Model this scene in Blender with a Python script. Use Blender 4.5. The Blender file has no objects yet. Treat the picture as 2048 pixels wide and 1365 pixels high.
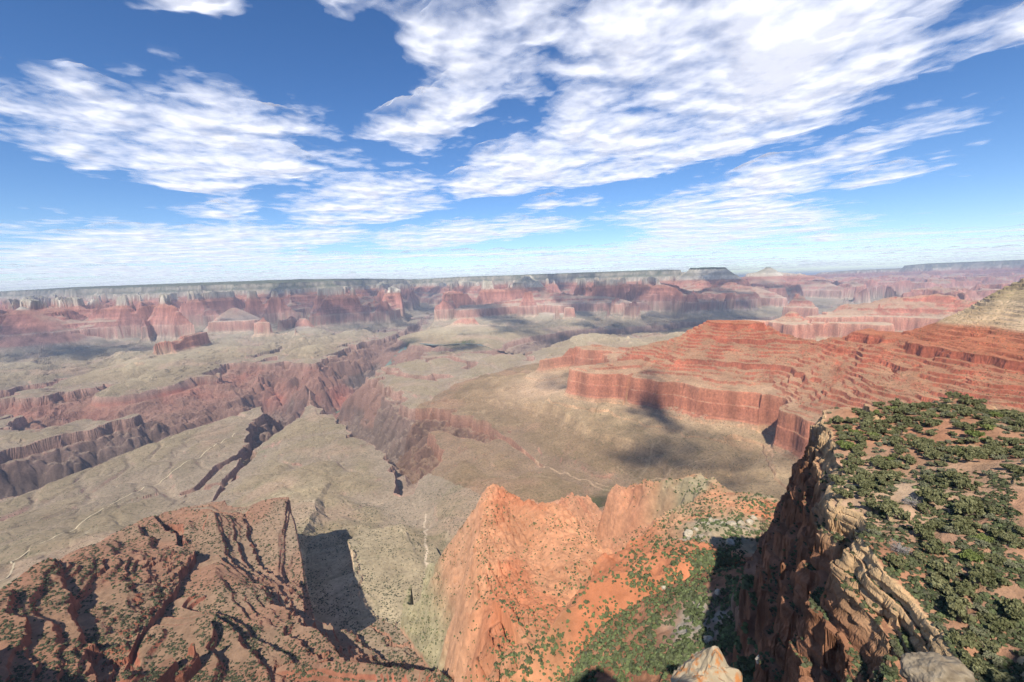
import bpy, bmesh, math, random
import numpy as np
from mathutils import Vector, Matrix
# ================================================================ camera, sky, sun, exposure
scene = bpy.context.scene
COL = scene.collection
W_STR, SUN_STR, EXPO = 0.135, 4.6, 0.16
SUN_EL, SUN_AZ = 44.6, 10.83          # the sun stands behind the viewer; light travels towards azimuth 10.8 deg

cam = bpy.data.cameras.new('camera'); cam_o = bpy.data.objects.new('camera', cam); COL.objects.link(cam_o)
cam.sensor_width = 36.0; cam.lens = 15.0; cam.clip_start = 0.2; cam.clip_end = 400000
cam_o.rotation_mode = 'QUATERNION'
cam_o.location = (0, 0, 2150)
cam_o.rotation_quaternion = (Matrix.Rotation(math.radians(90 - 7.5), 4, 'X') @ Matrix.Rotation(math.radians(-1.8), 4, 'Z')).to_quaternion()
scene.camera = cam_o

world = bpy.data.worlds.new('World'); scene.world = world; world.use_nodes = True
wn = world.node_tree.nodes; wl = world.node_tree.links
sky = wn.new('ShaderNodeTexSky'); sky.sky_type = 'NISHITA'; sky.sun_disc = False
sky.sun_elevation = math.radians(SUN_EL); sky.sun_rotation = math.radians(180 + SUN_AZ)
sky.altitude = 2100; sky.air_density = 1.0; sky.dust_density = 0.4; sky.ozone_density = 2.0
bg = wn['Background']; bg.inputs['Strength'].default_value = W_STR
hs = wn.new('ShaderNodeHueSaturation'); hs.inputs['Hue'].default_value = .506; hs.inputs['Saturation'].default_value = 1.24; wl.new(sky.outputs[0], hs.inputs['Color']); wl.new(hs.outputs[0], bg.inputs[0])

sun = bpy.data.lights.new('sun', 'SUN'); sun.energy = SUN_STR; sun.angle = math.radians(0.53); sun.color = (1.0, .955, .88)
sun_o = bpy.data.objects.new('sun', sun); COL.objects.link(sun_o)
_a, _e2 = math.radians(SUN_AZ), math.radians(SUN_EL)
SUN_DIR = Vector((math.sin(_a) * math.cos(_e2), math.cos(_a) * math.cos(_e2), -math.sin(_e2)))
sun_o.rotation_mode = 'QUATERNION'; sun_o.rotation_quaternion = SUN_DIR.to_track_quat('-Z', 'Y')
sun_o.location = (0, -200, 2500)

vs = scene.view_settings
scene.display_settings.display_device = 'sRGB'
vs.view_transform = 'Standard'; vs.look = 'None'; vs.exposure = EXPO; vs.gamma = 1; vs.use_curve_mapping = False
scene.cycles.max_bounces = 5; scene.cycles.diffuse_bounces = 2; scene.cycles.glossy_bounces = 1
scene.cycles.transmission_bounces = 4; scene.cycles.volume_bounces = 0; scene.cycles.transparent_max_bounces = 12
scene.cycles.caustics_reflective = False; scene.cycles.caustics_refractive = False
scene.cycles.use_denoising = True
scene.cycles.denoiser = 'OPENIMAGEDENOISE'; scene.cycles.denoising_input_passes = 'RGB_ALBEDO_NORMAL'; scene.cycles.denoising_prefilter = 'ACCURATE'
#>>GEO
import numpy as np, math
from concurrent.futures import ThreadPoolExecutor
F32 = np.float32
FPX, PITCH, ROLL, ZC, DIP = 853.3, 7.5, 1.8, 2150.0, 0.02

def cam_rot():
    p = math.radians(90 - PITCH); r = math.radians(-ROLL)
    Rx = np.array([[1, 0, 0], [0, math.cos(p), -math.sin(p)], [0, math.sin(p), math.cos(p)]])
    Rz = np.array([[math.cos(r), -math.sin(r), 0], [math.sin(r), math.cos(r), 0], [0, 0, 1]])
    return Rx @ Rz
CAMR = cam_rot()
def ray(px, py):
    d = CAMR @ np.array([(px - 1024) / FPX, -(py - 682.5) / FPX, -1.0])
    return d / np.linalg.norm(d)
# surveying: where a sight line meets a rock layer (P), or a known distance (Q); S fixes distance and layer
def P(px, py, s):
    d = ray(px, py); t = (s - ZC) / (d[2] - DIP * d[1])
    return (d[0] * t, d[1] * t, s)
def Q(px, py, dist):
    d = ray(px, py); t = dist / math.hypot(d[0], d[1])
    return (d[0] * t, d[1] * t, ZC + d[2] * t - DIP * d[1] * t)
def S(px, py, dist, s):
    d = ray(px, py); t = dist / math.hypot(d[0], d[1])
    return (d[0] * t, d[1] * t, s)
def project(x, y, z):
    v = np.stack([x, y, np.asarray(z) - ZC], -1) @ CAMR
    return 1024 + FPX * v[..., 0] / -v[..., 2], 682.5 - FPX * v[..., 1] / -v[..., 2]

# ---------------------------------------------------------------- noise
_rng = np.random.RandomState(7)
_perm = np.concatenate([_rng.permutation(256)] * 2).astype(np.int32)
_ang = _rng.rand(256) * 2 * np.pi
_gx = np.cos(_ang).astype(F32); _gy = np.sin(_ang).astype(F32)
def perlin(x, y, seed=0):
    x = x + 17.31 * seed; y = y + 91.7 * seed
    fx = np.floor(x); fy = np.floor(y)
    ix = fx.astype(np.int32) & 255; iy = fy.astype(np.int32) & 255
    x = (x - fx).astype(F32); y = (y - fy).astype(F32)
    u = x * x * x * (x * (x * 6 - 15) + 10); v = y * y * y * (y * (y * 6 - 15) + 10)
    a = _perm[ix]; b = _perm[ix + 1]
    def g(h, dx, dy):
        h = _perm[h]
        return _gx[h] * dx + _gy[h] * dy
    n00 = g(a + iy, x, y); n10 = g(b + iy, x - 1, y)
    n01 = g(a + iy + 1, x, y - 1); n11 = g(b + iy + 1, x - 1, y - 1)
    n0 = n00 + u * (n10 - n00); n1 = n01 + u * (n11 - n01)
    return (n0 + v * (n1 - n0)) * 1.5
def fbm(x, y, wl, octs, seed=0, gain=.5):
    t = 0; a = 1.0
    for o in range(octs):
        t = t + a * perlin(x / wl, y / wl, seed + o * 3); wl /= 2.03; a *= gain
    return t
def ridged(x, y, wl, octs, seed=0):
    t = 0; a = 1.0
    for o in range(octs):
        t = t + a * (1 - 2 * np.abs(perlin(x / wl, y / wl, seed + o * 3))); wl /= 2.1; a *= .5
    return t
def sstep(a, b, x):
    t = np.clip((x - a) / (b - a), 0, 1); return t * t * (3 - 2 * t)

# ---------------------------------------------------------------- rock layers: run per metre of rise
LAYERS = [(300, 1115, .78), (1115, 1150, .12), (1150, 1156, 1.0), (1156, 1190, .12), (1190, 1215, 10), (1215, 1260, 7.5), (1260, 1310, 4.2),
          (1310, 1318, .4), (1318, 1345, 2.4), (1345, 1365, .6), (1365, 1386, .4), (1386, 1446, .08), (1446, 1450, 1.0), (1450, 1520, .09), (1520, 1536, 3.2),
          (1536, 1545, .2), (1545, 1571, 1.6), (1571, 1577, .2), (1577, 1590, 1.5), (1590, 1612, .15), (1612, 1648, 1.9), (1648, 1654, .25),
          (1654, 1688, 1.75), (1688, 1716, .14), (1716, 1733, 1.5), (1733, 1739, .2), (1739, 1757, 1.7), (1757, 1800, .14), (1800, 1880, 1.9),
          (1880, 1985, .16), (1985, 2060, 1.3), (2060, 2092, .15), (2092, 2112, 1.0), (2112, 2165, .2), (2165, 2600, 14)]
_sb = np.array([l[0] for l in LAYERS] + [LAYERS[-1][1]], float)
_xb = np.concatenate([[0], np.cumsum([(l[1] - l[0]) * l[2] for l in LAYERS])])
def XofS(s): return np.interp(s, _sb, _xb)
def SofX(x): return np.interp(x, _xb, _sb)
LAYERS2 = [l if not 1536 <= l[0] < 1800 else (l[0], l[1], 1.25) for l in LAYERS]
_xb2 = np.concatenate([[0], np.cumsum([(l[1] - l[0]) * l[2] for l in LAYERS2])])
_i36 = int(np.argmax(_sb == 1536)); _i80 = int(np.argmax(_sb == 1800))
_xb2 = _xb.copy(); _xb2[_i36:_i80 + 1] = np.interp(_sb[_i36:_i80 + 1], [1536, 1800], [_xb[_i36], _xb[_i80]])
XBASE = float(XofS(1200))

# ---------------------------------------------------------------- the lie of the land
# ridges: (region, spread radius, run scale k, [crest points])   valleys: (spread, k, [floor points])
R1 = 'ledge_ridge'; R2 = 'red_spur'; R5 = 'layered_ridge'; BT = 'butte_ground'; NR = 'far_rim'; FL = 'canyon_floor'; WR = 'wooded_ridge'
RIDGES = [
 # near left ridge with Supai ledges and the Redwall bench on its right
 (R1, 8, .72, [P(333, 1027, 1580), P(200, 1092, 1650), P(100, 1147, 1700), P(0, 1203, 1740), P(-160, 1310, 1800), (-420, 60, 1900), (-420, -250, 2140)]),
 (R1, 30, .8, [P(345, 1032, 1600), P(400, 1040, 1592), P(400, 1120, 1605), P(380, 1220, 1640), P(330, 1330, 1700)]),
 (R1, 42, 1.0, [P(535, 1012, 1552), P(515, 1080, 1550), P(508, 1160, 1550), P(530, 1240, 1552), P(550, 1300, 1555)]),
 (R1, 5, 1.7, [P(250, 1345, 1740), P(400, 1338, 1680), P(520, 1345, 1650), P(640, 1342, 1640), P(760, 1352, 1640), P(850, 1375, 1680), P(900, 1400, 1740)]),
 # near centre spur
 (R2, 6, 1.6, [P(990, 1000, 1735), P(1030, 1022, 1748), P(1090, 1032, 1765), (4, 30, 2085)][:3]),
 # small pinnacled spur right of centre
 (R2, 6, 1.0, [P(1235, 985, 1690), P(1300, 977, 1735), P(1388, 957, 1778), P(1450, 988, 1800), P(1530, 1008, 1850), P(1600, 1030, 1900)]),
 # long layered ridge on the right
 (R5, 8, .85, [P(1085, 726, 1430), Q(1150, 706, 3750), Q(1180, 690, 3700), Q(1230, 694, 3600), Q(1290, 692, 3500), Q(1400, 670, 3300)]),
 (R5, 70, .9, [P(1165, 734, 1530), P(1190, 734, 1538), P(1225, 728, 1545), P(1290, 722, 1560)]),
 (R5, 14, .72, [Q(1400, 670, 3300), Q(1440, 650, 3230)]),
 (R5, 22, .5, [Q(1446, 641, 3210), Q(1480, 641, 3190)]),
 (R5, 8, .58, [Q(1480, 650, 3180), Q(1530, 668, 3100), Q(1600, 683, 3000), Q(1700, 664, 2900), Q(1790, 668, 2800), Q(1900, 672, 2700), Q(2048, 668, 2600), Q(2300, 650, 2500)]),
 (R5, 45, .9, [P(1290, 752, 1524), P(1400, 760, 1524), P(1520, 772, 1524)]),
 (R5, 20, .9, [P(1640, 830, 1524), P(1760, 845, 1524), P(1900, 850, 1530), P(2100, 860, 1560)]),
 # rim on which the camera stands, out of the frame
 (WR, 3.2, 1.5, [(-420, -250, 2150), (-150, -120, 2160), (-2.5, -3.2, 2148.2), (0, -1.0, 2147.9), (3, -3.0, 2148.2), (34, -44, 2150)]),
 (WR, 8, 1.5, [(34, -44, 2150), (160, -50, 2155), (420, 60, 2162), (900, 360, 2160), (1700, 640, 2160), (3200, 1200, 2170)]),
 # buttes left
 (BT, 20, .9, [Q(-450, 640, 9600), Q(-60, 636, 9800), Q(30, 628, 10000), Q(65, 613, 10000), Q(80, 619, 10000), Q(140, 640, 9900), Q(200, 655, 9700), Q(285, 680, 9300)]),
 (BT, 50, 1.1, [P(296, 694, 1480), P(340, 684, 1490), P(396, 672, 1470)]),
 (BT, 12, .9, [Q(470, 617, 9900), Q(455, 628, 9800), Q(500, 640, 9700)]),
 (BT, 60, 1, [P(440, 642, 1530), P(498, 640, 1530)]),
 (BT, 30, .9, [Q(300, 592, 14200), Q(330, 612, 12800), Q(345, 640, 11500)]),
 (BT, 30, .9, [Q(180, 600, 14500), Q(230, 625, 12500)]),
 (BT, 30, .9, [Q(480, 575, 14500), Q(540, 605, 12000), Q(585, 579, 12300), Q(625, 590, 12200), Q(668, 584, 12200), Q(720, 594, 11600), Q(775, 612, 11000), Q(812, 628, 10400)]),
 (BT, 30, .9, [Q(585, 580, 12300), Q(560, 625, 10800)]),
 (BT, 20, .9, [Q(720, 594, 11600), Q(690, 630, 10300), Q(660, 640, 9800)]),
 (BT, 30, .9, [Q(770, 562, 15500), Q(780, 585, 13500), Q(800, 600, 12500)]),
 # centre massif
 (BT, 24, .8, [Q(1060, 549, 13500), Q(1042, 557, 11000), Q(1048, 557, 10900), Q(1066, 578, 10200), Q(1075, 563, 10000), Q(1079, 570, 10000), Q(1060, 592, 9500), Q(1010, 604, 9100), Q(965, 610, 8800), Q(925, 612, 8700)]),
 (BT, 30, .85, [Q(1079, 572, 10000), Q(1120, 590, 9700), Q(1200, 594, 9600), Q(1250, 604, 9400), Q(1290, 615, 9300)]),
 (BT, 70, 1, [P(1098, 608, 1530), P(1120, 610, 1530)]),
 (BT, 30, .9, [Q(880, 560, 15500), Q(900, 580, 13500), Q(885, 600, 12300), Q(870, 612, 11800)]),
 (BT, 30, .9, [Q(930, 556, 15500), Q(960, 575, 12800), Q(985, 590, 11000)]),
 # right far temples
 (BT, 170, .8, [Q(1390, 537, 14000), Q(1440, 535, 14000)]),
 (BT, 40, .8, [Q(1350, 541, 14800), Q(1390, 547, 14200), Q(1440, 546, 14000), Q(1475, 556, 13800)]),
 (BT, 40, .85, [Q(1400, 550, 13800), Q(1410, 565, 12600), Q(1370, 578, 11700), Q(1345, 586, 11200)]),
 (BT, 40, .85, [Q(1440, 550, 13700), Q(1470, 572, 12000), Q(1510, 577, 11500), Q(1555, 586, 10800)]),
 (BT, 30, .95, [Q(1475, 556, 16500), Q(1510, 546, 17000), Q(1530, 536, 17000), Q(1540, 536, 17000), Q(1560, 546, 17200), Q(1610, 549, 17500), Q(1670, 566, 16500)]),
 (BT, 60, .9, [Q(1560, 565, 14500), Q(1640, 562, 14500), Q(1690, 575, 14000)]),
 (BT, 60, .9, [P(1365, 590, 1540), P(1440, 588, 1540)]),
 (BT, 60, .62, [Q(1860, 594, 7300), Q(1900, 594, 7250)]),
 # right mid mesas
 (BT, 60, .62, [Q(1800, 596, 7300), Q(1860, 592, 7300), Q(1935, 600, 7200), Q(2020, 610, 7000), Q(2200, 600, 6500)]),
 (BT, 20, .62, [Q(1795, 601, 7300), Q(1776, 597, 7350), Q(1745, 608, 7200), Q(1690, 626, 6900), Q(1640, 634, 6700)]),
 (BT, 90, .8, [P(1470, 644, 1500), P(1560, 642, 1510), P(1690, 646, 1520), P(1740, 648, 1530)]),
 (BT, 16, .7, [P(1560, 634, 1570), P(1582, 622, 1640), P(1600, 634, 1570)]),
 # farthest wall right
 (NR, 60, 1, [Q(1250, 562, 36000), Q(1360, 557, 34000), Q(1450, 553, 33000), Q(1560, 548, 31000), Q(1640, 541, 30000), Q(1700, 536, 29000), Q(1830, 530, 28500), Q(1865, 523, 28000), Q(2048, 518, 27000), Q(2300, 508, 26000)]),
 (NR, 60, .9, [Q(1865, 524, 28000), Q(1880, 540, 26000)]),
]
# even slopes of rubble and clay, without ledges: (region, gradient, spread, crest)
SLOPES = [
 (BT, .9, 190, [Q(1392, 537, 14000), Q(1438, 535, 14000)]),
 (WR, 2.3, 2, [(36, -54, 2192), (60, -54, 2202), (110, -60, 2210), (220, -75, 2216)]),  # unseen steep rim behind the viewer, raised so its shadow falls across the promontory
 (R2, 1.04, 12, [P(986, 991, 1742), P(992, 1060, 1778), P(1010, 1150, 1822), P(1040, 1250, 1866), P(1080, 1365, 1915), (40, 120, 1985)]),
 (R2, .7, 14, [P(1090, 1026, 1768), P(1130, 1085, 1795), P(1190, 1160, 1835), P(1240, 1260, 1875), P(1270, 1365, 1915), (50, 120, 1985)]),
 (R2, .8, 8, [P(986, 991, 1740), P(1030, 1018, 1752), P(1090, 1026, 1768)]),
 (R2, .62, 6, [P(1520, 1022, 1862), P(1462, 1085, 1942), P(1440, 1160, 1988), P(1440, 1270, 2014), P(1450, 1365, 2022), (80, 60, 2045)]),
 (R2, .8, 5, [P(1240, 984, 1692), P(1300, 978, 1737), P(1388, 962, 1775), P(1450, 990, 1800), P(1530, 1010, 1850)]),
 # small pyramid buttes and their aprons
 (BT, 1.15, 8, [P(600, 637, 1522), P(611, 637, 1524)]), (BT, .3, 60, [P(600, 655, 1375), P(612, 655, 1375)]),
 (BT, .3, 120, [P(440, 655, 1375), P(500, 655, 1375)]), (BT, .27, 60, [P(300, 715, 1350), P(396, 690, 1350), P(280, 760, 1260)]),
 (BT, 1.0, 14, [P(920, 636, 1450), P(948, 636, 1465)]), (BT, .26, 80, [P(910, 652, 1370), P(965, 650, 1370)]), (BT, .2, 40, [P(940, 660, 1340), P(950, 690, 1240)]),
 (BT, .26, 90, [P(1098, 625, 1370), P(1130, 628, 1370)]),
 (BT, .8, 8, [Q(65, 612, 10000), Q(66, 612, 9980)]), (BT, .9, 8, [Q(1075, 562, 10000), Q(1076, 562, 9980)]), (BT, .7, 20, [Q(1042, 556, 10950), Q(1046, 556, 10900)]), (BT, .75, 20, [Q(1532, 535, 17000), Q(1538, 535, 17000)]), (BT, .7, 8, [Q(470, 616, 9900), Q(474, 616, 9880)]),
 (R5, .7, 10, [Q(1780, 664, 2850), Q(1850, 648, 2800), Q(1905, 628, 2800), Q(1960, 607, 2800), Q(2005, 580, 2850)]),
 (R5, .8, 10, [Q(2005, 580, 2850), Q(2048, 557, 2900), Q(2300, 470, 2800)]),
]
VALLEYS = [
 # the river
 (28, 1.0, [S(-700, 960, 3900, 700), S(0, 940, 3550, 695), S(120, 935, 3650, 690), S(300, 910, 3850, 685), S(470, 880, 4250, 682), P(600, 860, 680), S(690, 830, 5150, 675), S(745, 800, 5800, 668), P(820, 751, 660), P(870, 764, 655), P(930, 768, 650), S(1000, 760, 5650, 648), S(1080, 730, 6300, 646), S(1150, 700, 6900, 644), S(1300, 680, 7600, 640), S(1450, 650, 8600, 635), S(1700, 620, 10500, 630), S(2000, 580, 15000, 620)]),
 # red slopes under the far Tapeats rim
 (90, .42, [P(-150, 872, 1060), P(60, 848, 1030), P(230, 822, 1010)]),
 (290, .45, [P(230, 842, 1020), P(400, 815, 1000), P(520, 808, 980), P(600, 810, 930)]),
 (25, .5, [P(475, 768, 1010), P(505, 800, 960), P(515, 830, 850), S(560, 850, 5000, 700)]),
 (20, .5, [P(640, 770, 1000), P(700, 775, 950), P(760, 765, 850), P(800, 755, 680)]),
 (20, .8, [P(150, 770, 1130), P(60, 800, 1060), P(-60, 850, 960)]),
 # side canyon to the north rim
 (14, 1.0, [P(820, 751, 660), P(828, 722, 830), P(815, 690, 980), P(845, 655, 1080), P(865, 632, 1150), S(858, 610, 13200, 1300), S(838, 585, 15800, 1560), S(830, 570, 18000, 1900)]),
 (8, 1.0, [P(818, 695, 960), P(795, 672, 1080), P(770, 668, 1150)]),
 # creek canyons on the near side
 (12, 1.6, [P(335, 1022, 1190), P(395, 985, 1165), P(455, 945, 1135), P(500, 935, 1100), P(545, 918, 1060), P(575, 890, 930), P(600, 862, 690)]),
 (6, 1.3, [P(420, 1010, 1180), P(470, 965, 1150), P(530, 930, 1090)]),
 (8, 1.15, [P(806, 1016, 1110), P(812, 985, 1085), P(826, 958, 1040), P(806, 930, 960), P(760, 905, 860), P(690, 870, 760), P(650, 850, 690)]),
 (6, 1.1, [P(1290, 985, 1236), P(1180, 962, 1200), P(1090, 936, 1178), P(1000, 893, 1140), P(930, 893, 1060), P(860, 905, 960), P(806, 930, 940)]),
 (4, 4, [P(838, 1325, 1400), P(850, 1250, 1352), P(853, 1150, 1285), P(851, 1060, 1225), P(846, 1022, 1195), P(812, 985, 1090)]),
 (60, 7, [P(715, 1345, 1385), P(700, 1300, 1365), P(665, 1180, 1330), P(655, 1090, 1285), P(690, 1040, 1230), P(790, 1010, 1195)]),
 (8, 1.6, [P(1240, 1130, 1560), P(1210, 1080, 1440), P(1180, 1030, 1290), P(1150, 985, 1215)]),
 (5, 1.8, [P(1535, 880, 1330), P(1490, 905, 1290), P(1440, 960, 1250), P(1300, 988, 1236)]),
 (5, .9, [P(1000, 700, 1190), P(1040, 712, 1120), S(1085, 722, 6400, 900)]),
 (8, .9, [P(1340, 650, 1190), P(1390, 660, 1100), S(1400, 668, 8000, 900)]),
]
RIM = [(-62, 24000, 2150)]
_rimpts = [Q(-500, 604, 24000), Q(0, 584, 21500), Q(110, 577.5, 20000), Q(150, 575, 16600), Q(400, 566, 15600), Q(600, 559, 15000), Q(760, 557.5, 16000), Q(850, 556.5, 18000), Q(930, 554, 15600),
           Q(1024, 551, 15300), Q(1200, 544.5, 15000), Q(1330, 540, 14700), Q(1362, 541, 14600)]
RIM_AZ = np.array([math.atan2(p[0], p[1]) for p in _rimpts] + [math.atan2(_rimpts[-1][0], _rimpts[-1][1]) + .004, 1.2])
RIM_R = np.array([math.hypot(p[0], p[1]) for p in _rimpts] + [90000, 90000])
RIM_S = np.array([p[2] for p in _rimpts] + [2190, 2190])

def seglist(items, valley=False):
    out = []
    for it in items:
        reg = None if valley else it[0]
        Rr, k, pts = it[-3], it[-2], it[-1]
        for a, b in zip(pts[:-1], pts[1:]):
            cap = 2162 if reg == BT else 9999
            out.append((a[0], a[1], float(XofS(min(a[2], cap))), b[0], b[1], float(XofS(min(b[2], cap))), Rr, k, reg))
    return out
LSEG = []
for _rg, _m, _R, _p in SLOPES:
    for _a, _b in zip(_p[:-1], _p[1:]): LSEG.append((_a[0], _a[1], _a[2], _b[0], _b[1], _b[2], _R, _m, _rg))
RSEG = seglist(RIDGES); VSEG = seglist(VALLEYS, True)
REGIONS = [FL, R1, R2, R5, BT, NR, WR]
REGI = {n: i for i, n in enumerate(REGIONS)}

def segdist(x, y, sg):
    ax, ay, bx, by = sg[0], sg[1], sg[3], sg[4]
    dx, dy = bx - ax, by - ay; L2 = dx * dx + dy * dy + 1e-6
    t = np.clip(((x - ax) * dx + (y - ay) * dy) / L2, 0, 1)
    return np.hypot(x - ax - t * dx, y - ay - t * dy), t

# wooded near ridge: outline of its cliff edge (x, y), seen 60-220 m away on the right
def _e(px, py, z):
    d = ray(px, py); t = (z - ZC) / d[2]; return (d[0] * t, d[1] * t)
EDGE = [(230, 40), _e(2300, 760, 2113), _e(2048, 770, 2112), _e(1905, 775, 2106), _e(1830, 790, 2104), _e(1735, 806, 2100), _e(1738, 832, 2099), _e(1790, 852, 2100), _e(1836, 882, 2101), _e(1762, 868, 2096), _e(1700, 842, 2094),
        _e(1650, 848, 2093), _e(1646, 885, 2093), _e(1668, 905, 2094), _e(1672, 960, 2094.5), _e(1700, 985, 2096), _e(1690, 990, 2095), _e(1662, 1000, 2093), _e(1672, 1040, 2093.5), _e(1722, 1032, 2098), _e(1738, 1040, 2099), _e(1712, 1082, 2098.5), _e(1745, 1100, 2100),
        _e(1830, 1160, 2101.5), _e(1922, 1236, 2103), _e(1960, 1300, 2104), _e(1880, 1330, 2102), _e(1830, 1345, 2102), _e(1815, 1420, 2102), (44, 10), (60, -60), (230, -60)]
EDGE2 = [(40, -20), (240, -20), (240, 60), _e(1760, 870, 2090), _e(1640, 900, 2085), _e(1640, 1000, 2080), _e(1668, 1090, 2080), _e(1690, 1130, 2084), _e(1730, 1170, 2090), _e(1745, 1230, 2090), _e(1800, 1270, 2094), _e(1770, 1330, 2088), _e(1760, 1420, 2090)]
def polysd(x, y, poly):
    n = len(poly); d = np.full(x.shape, 1e9, F32); inside = np.zeros(x.shape, bool)
    for i in range(n):
        ax, ay = poly[i]; bx, by = poly[(i + 1) % n]
        dx, dy = bx - ax, by - ay
        t = np.clip(((x - ax) * dx + (y - ay) * dy) / (dx * dx + dy * dy + 1e-9), 0, 1)
        d = np.minimum(d, np.hypot(x - ax - t * dx, y - ay - t * dy))
        c = ((ay > y) != (by > y)) & (x < (bx - ax) * (y - ay) / (by - ay + 1e-12) + ax)
        inside ^= c
    return np.where(inside, -d, d)
STEPS = [(0, 1.2, .5), (.5, 1.8, .6), (1.4, 3.2, .8), (2.2, 1.4, 1.1), (3.6, 5.5, 1.2), (4.2, 2.4, 1.4), (6.2, 7.5, 1.6), (7.0, 3.5, 2.0), (9.5, 11, 2.2), (10.5, 5, 2.6), (14, 14, 3), (16, 6, 3.2), (20, 15, 3.6), (23, 8, 4)]   # out, drop, wander
def stepped(sd, x, y, seed):
    h = 0
    crk = np.abs(perlin(x / 6.5, y / 6.5, seed + 40)); crk2 = np.abs(perlin(x / 17, y / 17, seed + 41))
    sd = sd + .4 * sstep(.12, 0, crk) * sstep(25, 12, sd) + 1.4 * sstep(.09, 0, crk2) * sstep(-1, 6, sd) * sstep(25, 12, sd)
    for i, (D, H, a) in enumerate(STEPS):
        nz = perlin(x / (8 + 3 * a), y / (8 + 3 * a), seed + i // 2) * .8 + .35 * perlin(x / 3.3, y / 3.3, seed + i + 17)
        h = h + H * np.clip((sd - D - a * nz) / (.3 + .02 * H), 0, 1)
    return h + np.maximum(0, sd - 24) * .62 + np.maximum(0, sd - 90) * 1.6
def wood_height(x, y):
    n = fbm(x, y, 40, 3, 31) * 2.4 + fbm(x, y, 9, 3, 33) * .6
    sd = polysd(x + fbm(x, y, 7, 2, 35) * 1.2, y + fbm(x, y, 7, 2, 37) * 1.2, EDGE)
    sd2 = polysd(x + fbm(x, y, 9, 2, 39) * 1.6, y + fbm(x, y, 9, 2, 41) * 1.6, EDGE2)
    inn = np.maximum(-sd, 0)
    tops = 2094.5 + .055 * x + inn * .2 + n - 3.0 * sstep(120, 230, np.hypot(x, y))
    # low rock bands across the bench
    lb = (x * .55 - y * .83) + 6 * fbm(x, y, 30, 2, 43)
    q = lb / 13 - np.floor(lb / 13)
    tops = tops + .9 * sstep(0, .06, q) * sstep(.75, .2, q) * sstep(-.1, .3, fbm(x, y, 24, 2, 45))
    h = tops - stepped(np.maximum(sd, -3), x, y, 400) 
    top2 = 2086.5 + .05 * x + n * 1.1
    h2 = top2 - stepped(np.maximum(sd2, -3), x, y, 460)
    return np.maximum(h, h2), sd, sd2

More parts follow.
